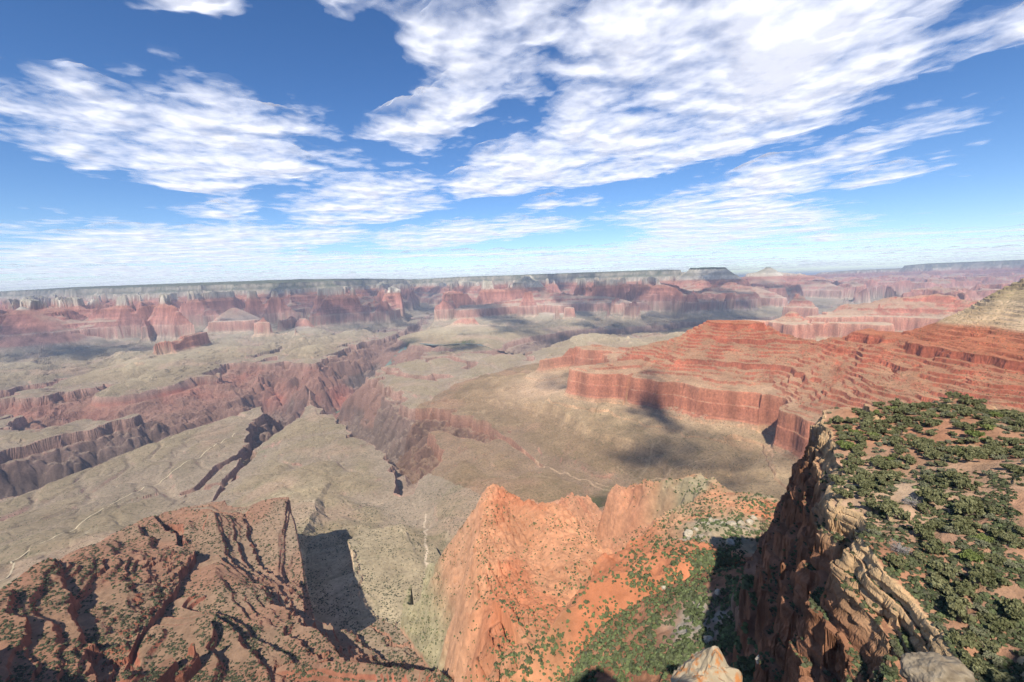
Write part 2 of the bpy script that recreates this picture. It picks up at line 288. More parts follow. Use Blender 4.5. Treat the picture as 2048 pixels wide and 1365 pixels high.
def height(x, y, r):
    """ground height at x, y (float32 arrays); also which landform owns the point"""
    x = x.astype(F32); y = y.astype(F32); r = r.astype(F32)
    rm = float(r.mean()); big = np.clip((r - 900) / 5500, .0, 1) 
    wx = fbm(x, y, 1100, 2, 3); wy = fbm(x, y, 1100, 2, 5)
    xw = x + wx * (big * 170); yw = y + wy * (big * 170)
    cx0, cx1, cy0, cy1 = xw.min(), xw.max(), yw.min(), yw.max()
    # contour-line noise, in metres of horizontal shift
    near = np.clip(r / 2500, .12, 1)
    mk = 1 - .5 * sstep(1300, 1700, r)
    N = fbm(x, y, 620, 2, 11) * 95 * np.clip(r / 5000, .1, 1) + ridged(x, y, 260, 2, 13) * 30 * near * (.4 + .6 * mk)
    fk = 1 if rm < 1300 else .6
    det = [(95, 12, 17), (41, 6.5 * fk, 19), (18, 3.2 * fk, 23), (8, 1.5 * fk, 27), (3.6, .7, 29), (1.7, .33, 47)]
    if rm < 1400: N = N * np.where(x < -150, .55, 1)
    for wl, am, sd in det:
        if wl > .0016 * rm: N = N + ridged(x, y, wl, 1, sd) * am * (mk if wl < 60 else near * mk)
    xb = XBASE + fbm(x, y, 900, 3, 61) * 60 + 30
    X = xb.astype(F32); reg = np.zeros(x.shape, np.int8); dw = np.full(x.shape, 500, F32)
    for sg in RSEG:
        qx = max(cx0 - max(sg[0], sg[3]), min(sg[0], sg[3]) - cx1, 0); qy = max(cy0 - max(sg[1], sg[4]), min(sg[1], sg[4]) - cy1, 0)
        if max(sg[2], sg[5]) - (math.hypot(qx, qy) - sg[6]) * sg[7] < XBASE - 400: continue
        d, t = segdist(xw, yw, sg)
        xr = sg[2] + (sg[5] - sg[2]) * t - np.maximum(0, d - sg[6]) * sg[7]
        # smooth joint between neighbours
        m = xr > X; X = np.where(m, xr, X); dw = np.where(m, d - sg[6], dw)
        reg[m & (xr > XBASE + 60)] = REGI[sg[8]]
    if rm > 9000:
        az = np.arctan2(x, y)
        rr = np.interp(az, RIM_AZ, RIM_R); ss = np.interp(az, RIM_AZ, RIM_S)
        sp = ridged(x, y, 3100, 2, 71)
        d = rr - 350 - r + np.maximum(0, -(sp - .75)) * 1300 + np.maximum(0, .4 - ridged(x, y, 900, 2, 75)) * 260
        xr = XofS(ss + np.clip((r - rr) * .004, 0, 60)) - np.maximum(0, d) * .75
        m = xr > X; X = np.where(m, xr, X); reg[m & (xr > XBASE + 60)] = REGI[NR]
    N = N * sstep(20, 420, r)
    if rm > 4200:
        w2 = sstep(4600, 6000, r) * sstep(3900, 4900, y) * sstep(15000, 11000, r)
        p2 = ridged(x + 260 * wx, y + 260 * wy, 1350, 4, 171)
        xp = XBASE + w2 * np.clip(p2 - .5, 0, 1.05) * 640
        m = xp > X; X = np.where(m, xp, X); dw = np.where(m, 90, dw); reg[m & (xp > XBASE + 60)] = REGI[BT]
    if rm > 6000:
        wt = sstep(5800, 9600, r) * sstep(30000, 22000, r) * sstep(5000, 6600, y)
        pr = ridged(x + 420 * wy, y + 420 * wx, 2050, 3, 141)
        xp = XBASE + wt * (np.clip(pr - .35, -.3, 2) * 1150 - 60)
        xp = np.minimum(xp, XofS(1890) - (XofS(1890) - XofS(1640)) * sstep(.30, .40, np.arctan2(x, y)) + 30 * pr)
        m = xp > X; X = np.where(m, xp, X); dw = np.where(m, 120, dw); reg[m & (xp > XBASE + 60)] = REGI[BT]
    X = X + N * np.clip((X - xb) / 120, 0, 1) * np.clip(.15 + dw / 170, 0, 1)
    gor = np.full(x.shape, 1e9, F32)
    rg = None
    for sg in VSEG:
        qx = max(cx0 - max(sg[0], sg[3]), min(sg[0], sg[3]) - cx1, 0); qy = max(cy0 - max(sg[1], sg[4]), min(sg[1], sg[4]) - cy1, 0)
        if math.hypot(qx, qy) > 1500: continue
        if rg is None: rg = ridged(x, y, 330, 3, 81) * 62 * near + fbm(x, y, 500, 2, 85) * 70 * near + (N * .5)
        d, t = segdist(xw, yw, sg)
        xf = sg[2] + (sg[5] - sg[2]) * t
        rise = np.maximum(0, d - sg[6]) * sg[7]
        xv = xf + (2 if sg[6] == 28 else 6) * np.maximum(0, rise - 380) + np.maximum(0, rise - rg * np.clip(rise / 120, 0, 1))
        X = np.minimum(X, xv); gor = np.minimum(gor, np.maximum(0, d - sg[6]))
    if rm > 3500:
        v = np.abs(perlin(xw / 1500, yw / 1500, 151)) + .35 * np.abs(perlin(xw / 420, yw / 420, 153))
        dv = np.maximum(v - .05 - .03 * sstep(-1000, -3000, x), 0) * 620
        X = np.where((X < XBASE + 160) , np.minimum(X, float(XofS(1085)) + dv + 4000 * sstep(3900, 3500, r) + 4000 * sstep(3700, 4300, -x * 0 + y) * 0), X)
    apron = sstep(XBASE - 10, XBASE + 120, X) * sstep(XBASE + 640, XBASE + 480, X)
    if rm < 9000: X = X + apron * ((ridged(x, y, 230, 2, 111) * 44 + ridged(x, y, 84, 2, 113) * 13) * np.clip(r / 2500, .4, 1) - 14)
    s = SofX(X).astype(F32)
    if rm < 9000:   # ledges come and go along the slope
        sm = np.interp(X, _xb2, _sb); q = np.clip(.5 + 1.1 * fbm(x, y, 230, 3, 117), 0, 1) * .75
        s = s + (sm - s) * q
    for sg in LSEG:
        qx = max(cx0 - max(sg[0], sg[3]), min(sg[0], sg[3]) - cx1, 0); qy = max(cy0 - max(sg[1], sg[4]), min(sg[1], sg[4]) - cy1, 0)
        if max(sg[2], sg[5]) - (math.hypot(qx, qy) - sg[6]) * sg[7] < 1150: continue
        d, t = segdist(xw, yw, sg)
        sl = sg[2] + (sg[5] - sg[2]) * t - np.maximum(0, np.sqrt(d * d + (250 if sg[8] == R2 else 100)) - (16 if sg[8] == R2 else 10) - sg[6] * np.interp(y, [430, 720], [1, .2 if sg[8] == R2 else 1])) * sg[7] + N * (.1 if sg[8] == R2 else .18) * np.clip(d / 60, 0, 1)
        W = {1.04: 30, .7: 66, .62: 80, .8: 35}.get(sg[7])
        if W and sg[8] == R2: sl = sl - np.maximum(0, d - W * np.interp(y, [430, 760], [1, .45]) + 14 * perlin(x / 30, y / 30, 119)) * 2.2
        if sg[7] == 1.04 and sg[8] == R2:   # the spur falls gently to its right
            rt = (sg[3] - sg[0]) * (y - sg[1]) - (sg[4] - sg[1]) * (x - sg[0]) > 0
            gl = sg[2] + (sg[5] - sg[2]) * t - np.maximum(0, np.sqrt(d * d + 250) - 16 - 4) * np.interp(y, [430, 740], [.44, 1.05]) - np.maximum(0, d - 120) * 2 + N * .1 * np.clip(d / 60, 0, 1)
            sl = np.where(rt, gl, sl)
        if sg[8] == BT: q = np.maximum(1195 - sl, 0); sl = np.where(sl < 1195, 1195 - np.minimum(q * 8, 85) - np.maximum(0, q - 10.6) * 1.6, sl)
        if sg[8] == R5: sl = np.where(sl < 1805, 1805 - (1805 - sl) * 1.8, sl)
        m = sl > s; s = np.where(m, sl, s); reg[m] = REGI[sg[8]]
    m1 = (reg == REGI[R1]) | (reg == REGI[R5])
    if rm < 5000 and m1.any():   # thin beds weather into small steps
        for T, sd_ in ((17., 181), (7.3, 183)):
            f = (s + 5 * perlin(x / 300, y / 300, sd_)) / T; f = f - np.floor(f)
            am = T * np.clip(.5 + .9 * fbm(x, y, 140, 2, sd_ + 1), 0, .95)
            s = np.where(m1 & (s > 1525), s + am * (sstep(.66, .9, f) - f), s)
    if rm > 2600:   # broken ledges on the long aprons
        mA = (s > 1206) & (s < 1362)
        for T, sd_, g_ in ((33., 187, 330), (15., 189, 170)):
            f = (s + 12 * perlin(x / 700, y / 700, sd_)) / T; f = f - np.floor(f)
            am = T * np.clip(-.25 + 1.5 * fbm(x, y, g_, 2, sd_ + 1), 0, .95)
            s = np.where(mA, s + am * (sstep(.72, .92, f) - f), s)
    m2 = reg == REGI[R2]
    if rm < 1400 and m2.any():
        u = (x + .27 * y + 4 * fbm(x, y, 40, 2, 131)) / 11; q = u - np.floor(u)
        u2 = (x + .27 * y + 3 * fbm(x, y, 25, 2, 133)) / 3.7; q2 = u2 - np.floor(u2)
        s = np.where(m2, s + (2.6 * q + .9 * q2) * np.clip(.5 + 1.3 * fbm(x, y, 60, 2, 135), 0, 1.3) + ridged(x, y, 34, 3, 137) * 2.6 + ridged(x * 1.6, y * .5, 14, 2, 139) * .9 + np.maximum(0, ridged(x, y, 42, 3, 145)) * 7 * sstep(1805, 1760, s), s)
    z = s + DIP * np.clip(y, 0, 15500)
    z = np.minimum(z, ZC - 1.75 - 1.12 * np.maximum(0, y - 1) + 3 * np.maximum(0, y - 190) + 3 * np.maximum(0, -20 - y))
    ton = sstep(1180, 1200, s) * sstep(1330, 1270, s)
    if rm > 1300: z = z - ton * (20 * sstep(.16, 0, np.abs(perlin(xw / 620, yw / 620, 161))) + 10 * sstep(.2, 0, np.abs(perlin(xw / 230, yw / 230, 163))) + 4 * sstep(.2, 0, np.abs(perlin(xw / 95, yw / 95, 167)))) + ton * 14 * perlin(x / 700, y / 700, 165)
    gor_ = sstep(1112, 1080, s) * sstep(650, 720, s)
    if rm > 1300: z = z + gor_ * (ridged(x, y, 190, 3, 191) * 26 + ridged(x, y, 60, 2, 193) * 7 - 10)
    # small relief
    z = z + fbm(x, y, 160, 2, 91) * 3.0 * np.clip(r / 1500, .2, 1)
    for wl, am, sd in [(30, .8, 93), (9, .35, 95), (3, .14, 97)]:
        if wl > .0016 * rm: z = z + perlin(x / wl, y / wl, sd) * am
    if rm < 1400 and cx1 > -50:
        hw, sd, sd2 = wood_height(x, y)
        m = (hw > z) & (x > 0); z = np.where(m, hw, z); reg[m] = REGI[WR]
    return z.astype(F32), reg, gor

AZ0, AZ1 = math.radians(-61), math.radians(62)
def bulge(X, Y, Z, N, G):
    """push the near cliff faces in and out along their bedding"""
    m = (G == REGI[WR]) & (N[..., 2] < .8)
    x, y, z = X[m], Y[m], Z[m]; n = N[m]
    u = x * .72 + y * .69; w = x * .69 - y * .72
    d = 1.1 * perlin(u / 13, z / 7, 501) + .8 * perlin(u / 16 + w / 16, z / 2.6, 503) + .42 * perlin(u / 5, z / 1.1, 505) + .2 * perlin(u / 1.6, z / .6, 507) + .7 * np.abs(perlin(u / 6 + z / 30, w / 6, 509))
    d = d * sstep(.8, .45, n[:, 2])
    X = X.copy(); Y = Y.copy(); Z = Z.copy()
    X[m] += n[:, 0] * d; Y[m] += n[:, 1] * d; Z[m] += n[:, 2] * d * .3
    return X, Y, Z
def heights_parallel(X, Y, Rr, rb=48, cb=400):
    Z = np.empty(X.shape, F32); G = np.empty(X.shape, np.int8); V = np.empty(X.shape, F32)
    jobs = [(i, j) for i in range(0, X.shape[0], rb) for j in range(0, X.shape[1], cb)]
    def work(ij):
        i, j = ij; sl = (slice(i, i + rb), slice(j, j + cb))
        Z[sl], G[sl], V[sl] = height(X[sl], Y[sl], Rr[sl])
    with ThreadPoolExecutor(4) as ex: list(ex.map(work, jobs))
    return Z, G, V
def build_grid(naz, nr, r0=1.6, r1=42000.0):
    # first pass: coarse columns, to spend rows where the view sees steep ground
    nc = naz // 3; ncr = max(900, nr)
    azc = np.linspace(AZ0, AZ1, nc); rc = np.geomspace(r0, r1, ncr)
    A, Rr = np.meshgrid(azc, rc); Xc, Yc = Rr * np.sin(A), Rr * np.cos(A)
    Z, _, _ = heights_parallel(Xc, Yc, Rr, 48, 200)
    e = np.arctan2(Z - ZC, Rr) * 426
    run = np.maximum.accumulate(e, 0)
    vis = e >= run - 3
    de = np.abs(np.diff(e, axis=0)) * np.where(vis[1:], 1, .12)
    de = de * np.where(e[1:] > -395, 1, .02)
    w = de + .16 * 426 * 0.0040 * (7.4 / ncr) * ncr / 7.4 * 2.0
    k = np.array([.25, .5, .25])
    for _ in range(3):
        w[:, 1:-1] = .25 * w[:, :-2] + .5 * w[:, 1:-1] + .25 * w[:, 2:]
    for _ in range(3):
        w[1:-1] = .25 * w[:-2] + .5 * w[1:-1] + .25 * w[2:]
    C = np.vstack([np.zeros((1, nc)), np.cumsum(w, 0)]); C /= C[-1:]
    q = np.linspace(0, 1, nr); lr = np.log(rc)
    LR = np.stack([np.interp(q, C[:, j], lr) for j in range(nc)], 1)
    for _ in range(10): LR[:, 1:-1] = .25 * LR[:, :-2] + .5 * LR[:, 1:-1] + .25 * LR[:, 2:]
    az = np.linspace(AZ0, AZ1, naz)
    f = np.linspace(0, nc - 1, naz); i0 = np.minimum(f.astype(int), nc - 2); t = (f - i0)
    LR = LR[:, i0] * (1 - t) + LR[:, i0 + 1] * t
    Rr = np.exp(LR); A = np.broadcast_to(az, Rr.shape)
    X, Y = Rr * np.sin(A), Rr * np.cos(A)
    Z, G, V = heights_parallel(X, Y, Rr)
    return X, Y, Z, G, V, Rr
#<<GEO

# ================================================================ helpers
def lin(r, g, b):
    f = lambda c: c / 12.92 if c <= .04045 else ((c + .055) / 1.055) ** 2.4
    return (f(r / 255), f(g / 255), f(b / 255))
def tag(o, label=None, cat=None, group=None, kind=None):
    if label: o['label'] = label
    if cat: o['category'] = cat
    if group: o['group'] = group
    if kind: o['kind'] = kind
    return o
def mesh_np(name, co, faces, mat, col=None, smooth=False, veg=None):
    """co (n,3); faces (m,4) or (m,3) index array"""
    me = bpy.data.meshes.new(name)
    n, m, k = len(co), len(faces), faces.shape[1]
    me.vertices.add(n); me.vertices.foreach_set('co', np.ascontiguousarray(co, F32).ravel())
    me.loops.add(m * k); me.loops.foreach_set('vertex_index', np.ascontiguousarray(faces, np.int32).ravel())
    me.polygons.add(m); me.polygons.foreach_set('loop_start', np.arange(0, m * k, k, dtype=np.int32))
    me.polygons.foreach_set('use_smooth', np.full(m, smooth, bool))
    if col is not None:
        a = me.color_attributes.new('Col', 'FLOAT_COLOR', 'POINT')
        c4 = np.ones((n, 4), F32); c4[:, :3] = col
        if veg is not None: c4[:, 3] = veg
        a.data.foreach_set('color', c4.ravel())
    me.update(calc_edges=True)
    if mat: me.materials.append(mat)
    o = bpy.data.objects.new(name, me); COL.objects.link(o)
    return o
class NT:
    def __init__(s, name):
        s.m = bpy.data.materials.new(name); s.m.use_nodes = True; s.t = s.m.node_tree; s.t.nodes.clear()
        s.out = s.n('ShaderNodeOutputMaterial')
    def n(s, typ, **kw):
        x = s.t.nodes.new(typ)
        for k, v in kw.items(): setattr(x, k, v)
        return x
    def l(s, a, b): s.t.links.new(a, b)
    def math(s, op, a, b=None, clamp=False):
        x = s.n('ShaderNodeMath', operation=op, use_clamp=clamp)
        for i, v in enumerate((a, b)):
            if v is None: continue
            if isinstance(v, (int, float)): x.inputs[i].default_value = v
            else: s.l(v, x.inputs[i])
        return x.outputs[0]
    def mapr(s, v, a, b, c=0., d=1., smooth=True):
        x = s.n('ShaderNodeMapRange', interpolation_type='SMOOTHSTEP' if smooth else 'LINEAR')
        s.l(v, x.inputs[0])
        for i, q in enumerate((a, b, c, d)):
            if isinstance(q, (int, float)): x.inputs[i + 1].default_value = q
            else: s.l(q, x.inputs[i + 1])
        return x.outputs[0]
    def mix(s, f, a, b, mode='MIX'):
        x = s.n('ShaderNodeMix', data_type='RGBA', blend_type=mode)
        if isinstance(f, (int, float)): x.inputs[0].default_value = f
        else: s.l(f, x.inputs[0])
        for i, v in ((6, a), (7, b)):
            if isinstance(v, tuple): x.inputs[i].default_value = (*v, 1)
            else: s.l(v, x.inputs[i])
        return x.outputs[2]

# ---------------------------------------------------------------- ground material: layer colour from the mesh, grain, scrub dots and relief from nodes
def ground_material():
    g = NT('canyon_rock')
    at = g.n('ShaderNodeAttribute', attribute_name='Col')
    tc = g.n('ShaderNodeTexCoord'); co = tc.outputs['Object']
    n1 = g.n('ShaderNodeTexNoise'); g.l(co, n1.inputs['Vector']); n1.inputs['Scale'].default_value = .09; n1.inputs['Detail'].default_value = 5; n1.inputs['Roughness'].default_value = .65
    k = g.mapr(n1.outputs[0], .3, .7, .72, 1.24, False)
    c = g.mix(1.0, at.outputs['Color'], g.comb(k) if False else at.outputs['Color'], 'MIX')
    sc = g.n('ShaderNodeVectorMath', operation='SCALE'); g.l(at.outputs['Color'], sc.inputs[0]); g.l(k, sc.inputs['Scale'])
    # scrub: scattered dots, as dense as the mesh says
    vo = g.n('ShaderNodeTexVoronoi'); g.l(co, vo.inputs['Vector']); vo.inputs['Scale'].default_value = .16
    sep = g.n('ShaderNodeSeparateColor'); g.l(vo.outputs['Color'], sep.inputs[0])
    veg = at.outputs['Alpha']
    on = g.math('LESS_THAN', sep.outputs[0], veg)
    size = g.math('MULTIPLY_ADD', sep.outputs[1], .22); g.t.nodes[-1].inputs[2].default_value = .16
    dot = g.math('LESS_THAN', vo.outputs['Distance'], size)
    f = g.math('MULTIPLY', on, dot)
    vc = g.mix(sep.outputs[2], lin(70, 78, 48), lin(96, 98, 66))
    col = g.mix(f, sc.outputs[0], vc)
    b1 = g.n('ShaderNodeTexNoise'); g.l(co, b1.inputs['Vector']); b1.inputs['Scale'].default_value = .22; b1.inputs['Detail'].default_value = 7; b1.inputs['Roughness'].default_value = .62
    bp = g.n('ShaderNodeBump'); bp.inputs['Strength'].default_value = .75; bp.inputs['Distance'].default_value = 2.2; g.l(b1.outputs[0], bp.inputs['Height'])
    b2 = g.n('ShaderNodeTexNoise'); g.l(co, b2.inputs['Vector']); b2.inputs['Scale'].default_value = 1.3; b2.inputs['Detail'].default_value = 4; b2.inputs['Roughness'].default_value = .7
    bq = g.n('ShaderNodeBump'); bq.inputs['Strength'].default_value = .8; bq.inputs['Distance'].default_value = .5; g.l(b2.outputs[0], bq.inputs['Height']); g.l(bp.outputs[0], bq.inputs['Normal']); bp = bq
    d = g.n('ShaderNodeBsdfDiffuse'); g.l(col, d.inputs['Color']); g.l(bp.outputs[0], d.inputs['Normal']); d.inputs['Roughness'].default_value = .6
    g.l(d.outputs[0], g.out.inputs[0])
    return g.m
NT.comb = lambda s, k: k
MAT_GROUND = ground_material()

# ---------------------------------------------------------------- rock colours by layer
C = lambda r, g, b: np.array(lin(r, g, b))
# (layer height, rock colour, colour of rubble and soil on gentle ground)
PAL = [(500, (112, 96, 86), (128, 110, 96)), (950, (114, 96, 84), (132, 113, 98)), (1100, (126, 103, 90), (144, 123, 104)), (1116, (158, 124, 106), (158, 136, 116)), (1150, (164, 130, 112), (166, 146, 122)),
       (1188, (176, 142, 122), (152, 134, 112)), (1200, (160, 141, 115), (151, 133, 106)), (1230, (162, 143, 115), (153, 134, 106)), (1290, (174, 155, 124), (160, 143, 114)), (1315, (194, 166, 134), (164, 148, 119)), (1362, (194, 164, 134), (172, 152, 126)),
       (1368, (188, 136, 112), (186, 164, 138)), (1420, (192, 134, 110), (186, 152, 126)), (1510, (194, 138, 112), (186, 156, 128)), (1524, (194, 150, 124), (184, 158, 130)), (1545, (190, 128, 104), (182, 150, 122)), (1700, (190, 120, 94), (182, 144, 114)),
       (1795, (190, 116, 88), (184, 132, 102)), (1810, (192, 120, 88), (188, 124, 92)), (1870, (196, 130, 96), (190, 130, 98)), (1884, (216, 196, 164), (196, 172, 138)), (1980, (220, 204, 174), (192, 174, 142)), (1990, (196, 180, 148), (172, 160, 126)),
       (2060, (192, 176, 146), (166, 154, 120)), (2095, (218, 202, 170), (174, 160, 126)), (2165, (214, 198, 166), (162, 150, 118)), (2175, (86, 92, 66), (78, 86, 60)), (2600, (78, 86, 60), (72, 82, 56))]
PS = np.array([p[0] for p in PAL], float); PR = np.array([C(*p[1]) for p in PAL]); PG = np.array([C(*p[2]) for p in PAL])
BANDN = np.random.RandomState(3).rand(6000).astype(F32)
def ground_colour(x, y, z, nz, reg, gor, r):
    s = z - DIP * np.clip(y, 0, 15500)
    sj = s + fbm(x, y, 300, 2, 201) * 5
    flat = sstep(.68, .86, nz)[:, None]
    rock = np.stack([np.interp(sj, PS, PR[:, i]) for i in range(3)], -1)
    soil = np.stack([np.interp(sj, PS, PG[:, i]) for i in range(3)], -1)
    # bedding: thin light and dark beds along the layers
    t = (s + 4 * perlin(x / 400, y / 400, 205)) / 3.1
    i = np.clip(t.astype(int), 0, 5990); fr = t - i
    bed = BANDN[i] * (1 - fr) + BANDN[i + 1] * fr
    t2 = s / 11.; i2 = np.clip(t2.astype(int) + 3000, 0, 5990)
    bed = .6 * bed + .4 * BANDN[i2]
    vish = (s < 1112)
    bedk = np.where(vish, .92 + .16 * bed, .74 + .5 * bed)[:, None]
    rock = rock * bedk
    stain = np.clip(fbm(x, y, 70, 3, 207) * .25 + 1, .7, 1.3)[:, None]
    rock = rock * stain
    c = rock * (1 - flat) + soil * flat
    c = c * np.clip(1 + .13 * fbm(x, y, 420, 3, 209) + .1 * fbm(x, y, 60, 2, 211), .6, 1.4)[:, None]
    nrm_ = (reg == REGI[NR])
    if nrm_.any():
        q_ = (sstep(1975, 2030, sj[nrm_]) * np.clip(.75 + .5 * fbm(x[nrm_], y[nrm_], 260, 3, 261), .2, 1) * np.where(nz[nrm_] < .45, .5, 1))[:, None]
        c[nrm_] = c[nrm_] * np.array([.84, .82, .82]) * (1 - q_) + C(112, 114, 88) * q_
    veg = np.interp(s, [700, 1100, 1180, 1230, 1365, 1520, 1600, 1800, 1880, 1990, 2100, 2165, 2180], [.1, .12, .42, .42, .42, .12, .5, .55, .5, .4, .6, .6, .95]) * sstep(.45, .8, nz)
    # greenish wash of scrub on the Tonto ground
    ton = (sstep(1170, 1195, s) * sstep(1330, 1240, s) * sstep(.8, .95, nz) * np.clip(.5 + fbm(x, y, 500, 3, 213), 0, 1))[:, None]
    c = c * (1 - .22 * ton) + C(126, 115, 92) * .22 * ton
    gor = np.full(len(x), 1e9)
    for pl, wd in WASHES:
        for a_, b_ in zip(pl[:-1], pl[1:]): gor = np.minimum(gor, segdist(x + 14 * perlin(x / 60, y / 60, 271), y + 14 * perlin(x / 60, y / 60, 273), (a_[0], a_[1], 0, b_[0], b_[1]))[0] / wd)
    wash = (sstep(1, .4, gor) * sstep(1130, 1170, s) * sstep(1420, 1380, s) * sstep(9000, 5000, r))[:, None]
    c = c * (1 - .75 * wash) + C(206, 184, 156) * .75 * wash
    dr = (sstep(1185, 1200, s) * sstep(1340, 1300, s) * (sstep(.03, .0, np.abs(perlin((x + 90 * perlin(x / 200, y / 200, 275)) / 620, y / 620, 161))) * .5 + .4 * sstep(.04, .0, np.abs(perlin((x + 40 * perlin(x / 90, y / 90, 277)) / 230, y / 230, 163)))))[:, None] * .5
    c = c * (1 - dr) + C(130, 120, 92) * dr
    fan = (sstep(1225, 1260, s) * sstep(1372, 1340, s) * sstep(9000, 3000, r) * (.16 * ridged(x, y, 230, 2, 111) + .1 * ridged(x, y, 84, 2, 113) - .06))[:, None]
    c = c * (1 + np.clip(fan, -.3, .35))
    wx_ = x + 34 * perlin(x / 120, y / 120, 275); wy_ = y + 34 * perlin(x / 120, y / 120, 277)
    net = sstep(.028, 0, np.abs(perlin(wx_ / 620, wy_ / 620, 161))) + .8 * sstep(.035, 0, np.abs(perlin(wx_ / 300, wy_ / 300, 291))) + .6 * sstep(.05, 0, np.abs(perlin(wx_ / 140, wy_ / 140, 293)))
    net = (np.clip(net, 0, 1) * sstep(1190, 1205, s) * sstep(1370, 1330, s) * sstep(7000, 3500, r) * np.clip(.6 + fbm(x, y, 400, 2, 295), .1, 1))[:, None] * .5
    pal_ = (fbm(x, y, 500, 2, 297) > .1)[:, None]
    c = c * (1 - net) + np.where(pal_, C(190, 174, 144), C(116, 112, 84)) * net
    pk = (sstep(.15, .6, fbm(x, y, 480, 3, 299)) * sstep(1185, 1200, s) * sstep(1330, 1280, s) * .45)[:, None]
    c = c * (1 - pk) + C(176, 146, 124) * pk
    # red clay slopes below the far Tapeats rim
    hk = np.zeros(len(x))
    for px, py, sz, am in RED_SPOTS:
        p = P(px, py, 1040); hk = np.maximum(hk, am * np.exp(-((x - p[0]) ** 2 + (y - p[1]) ** 2) / (sz * sz)))
    hk = hk * sstep(1165, 1110, s) * np.clip(.75 + .7 * fbm(x, y, 260, 3, 215), 0, 1.2)
    hk = np.clip(hk, 0, 1)[:, None]
    c = c * (1 - hk) + C(190, 118, 96) * hk
    fl = (sstep(1130, 1100, s) * sstep(880, 940, s) * (x < -1200) * sstep(3000, 3600, y))[:, None] * .7
    c = c * (1 - fl) + C(152, 116, 98) * fl * np.clip(.9 + .3 * fbm(x, y, 200, 2, 217), .6, 1.3)[:, None]
    for px, py, s0, sz in GREEN_SPOTS:
        p = P(px, py, s0); gm = (np.exp(-((x - p[0]) ** 2 + (y - p[1]) ** 2) / (sz * sz)) * np.clip(.6 + 1.2 * fbm(x, y, 60, 3, 281), 0, 1) * .8)[:, None]
        c = c * (1 - gm) + C(98, 112, 68) * gm
    # soft clay spur and the talus beside it
    m2 = (reg == REGI[R2])
    if m2.any():
        xx, yy, ss = x[m2], y[m2], s[m2]
        px, py = project(xx, yy, z[m2])
        a = C(202, 146, 108) * np.clip(1 + .18 * fbm(xx, yy, 90, 3, 221) + .1 * fbm(xx * 3, yy, 40, 2, 223), .7, 1.3)[:, None]
        orange = np.clip(sstep(-.1, .5, fbm(xx * 2.2, yy * .6, 150, 2, 225) + .4 * sstep(1780, 1860, ss) - .1), 0, 1)[:, None]
        a = a * (1 - .6 * orange) + C(194, 118, 82) * .6 * orange
        u = (xx + .27 * yy + 4 * fbm(xx, yy, 40, 2, 131)) / 11; q = (u - np.floor(u))[:, None]
        bedm = sstep(.72, .95, q) * np.clip(.35 + .9 * fbm(xx, yy, 60, 2, 135), 0, 1)[:, None]
        a = a * (1 - .55 * bedm) + C(166, 92, 60) * .55 * bedm
        crest = sstep(1768, 1740, ss)[:, None]
        a = a * (1 - .4 * crest) + C(182, 138, 112) * .4 * crest
        bx, by, _ = P(985, 1180, 1620)
        # left flank: cream and olive rubble below the red
        lf = sstep(0, -60, xx - np.interp(yy, [130, 300, 450, 700], [-6, -14, -30, -45]))[:, None]
        low = (C(186, 142, 110) * (1 - sstep(1640, 1560, ss)[:, None]) + C(160, 148, 116) * sstep(1640, 1560, ss)[:, None]) * np.clip(1 + .2 * fbm(xx, yy, 40, 3, 227), .6, 1.4)[:, None]
        a = a * (1 - lf) + low * lf
        tx = P(1330, 1150, 1640)
        rt = (sstep(0, 70, xx - np.interp(yy, [100, 150, 250, 400, 700], [30, 34, 60, 120, 220])) * np.clip(.55 + .9 * fbm(xx, yy, 110, 3, 229), 0, 1))[:, None]
        a = a * (1 - rt) + C(166, 150, 118) * rt
        c[m2] = a
        v = .35 + .5 * rt[:, 0] + .35 * lf[:, 0]
        veg[m2] = v * np.clip(.7 + fbm(xx, yy, 60, 2, 231), .1, 1)
    m5 = (reg == REGI[R5])
    if m5.any():
        tp_ = P(1090, 735, 1450); tm = np.exp(-((x[m5] - tp_[0]) ** 2 + (y[m5] - tp_[1]) ** 2) / 330. ** 2)[:, None] * .75
        c[m5] = (c[m5] * (1 - tm) + C(214, 190, 162) * tm); k5 = sstep(1900, 1850, s[m5])[:, None]
        c[m5] = c[m5] * (np.array([.84, .74, .67]) * k5 + np.array([.9, .8, .7]) * (1 - k5)) * np.clip(1 + .12 * fbm(x[m5], y[m5], 130, 3, 263), .7, 1.3)[:, None]
        veg[m5] = np.clip(veg[m5] * 1.2, 0, .85)
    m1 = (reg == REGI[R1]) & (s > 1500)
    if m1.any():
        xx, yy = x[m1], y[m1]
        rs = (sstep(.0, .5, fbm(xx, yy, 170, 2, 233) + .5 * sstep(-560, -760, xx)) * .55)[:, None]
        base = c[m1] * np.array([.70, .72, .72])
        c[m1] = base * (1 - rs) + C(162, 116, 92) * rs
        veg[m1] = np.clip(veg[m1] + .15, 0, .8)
    mw = (reg == REGI[WR])
    if mw.any():
        xx, yy, zz = x[mw], y[mw], z[mw]; n = nz[mw]
        sj2 = zz + 2.2 * perlin(xx / 12, yy / 12, 241) + .12 * xx
        t = sj2 / .55; i = np.clip(t.astype(int), 0, 5990); fr = t - i
        b = BANDN[i] * (1 - fr) + BANDN[i + 1] * fr
        b = (.6 * b + .4 * BANDN[np.clip((sj2 / 2.3).astype(int), 0, 5990)])[:, None]
        dr = np.clip(2100 - zz, 0, 300)
        pale = (sstep(16, 2, dr) * .9 + .1)[:, None]
        rk = (C(150, 102, 76) * (1 - pale) + C(204, 172, 130) * pale) * (.7 + .55 * b)
        rk = rk * np.clip(1 + .3 * fbm(xx, yy + zz, 9, 3, 243), .6, 1.4)[:, None]
        rp = np.clip(.5 + .9 * fbm(xx, yy, 46, 3, 245) + .25, 0, 1)[:, None]
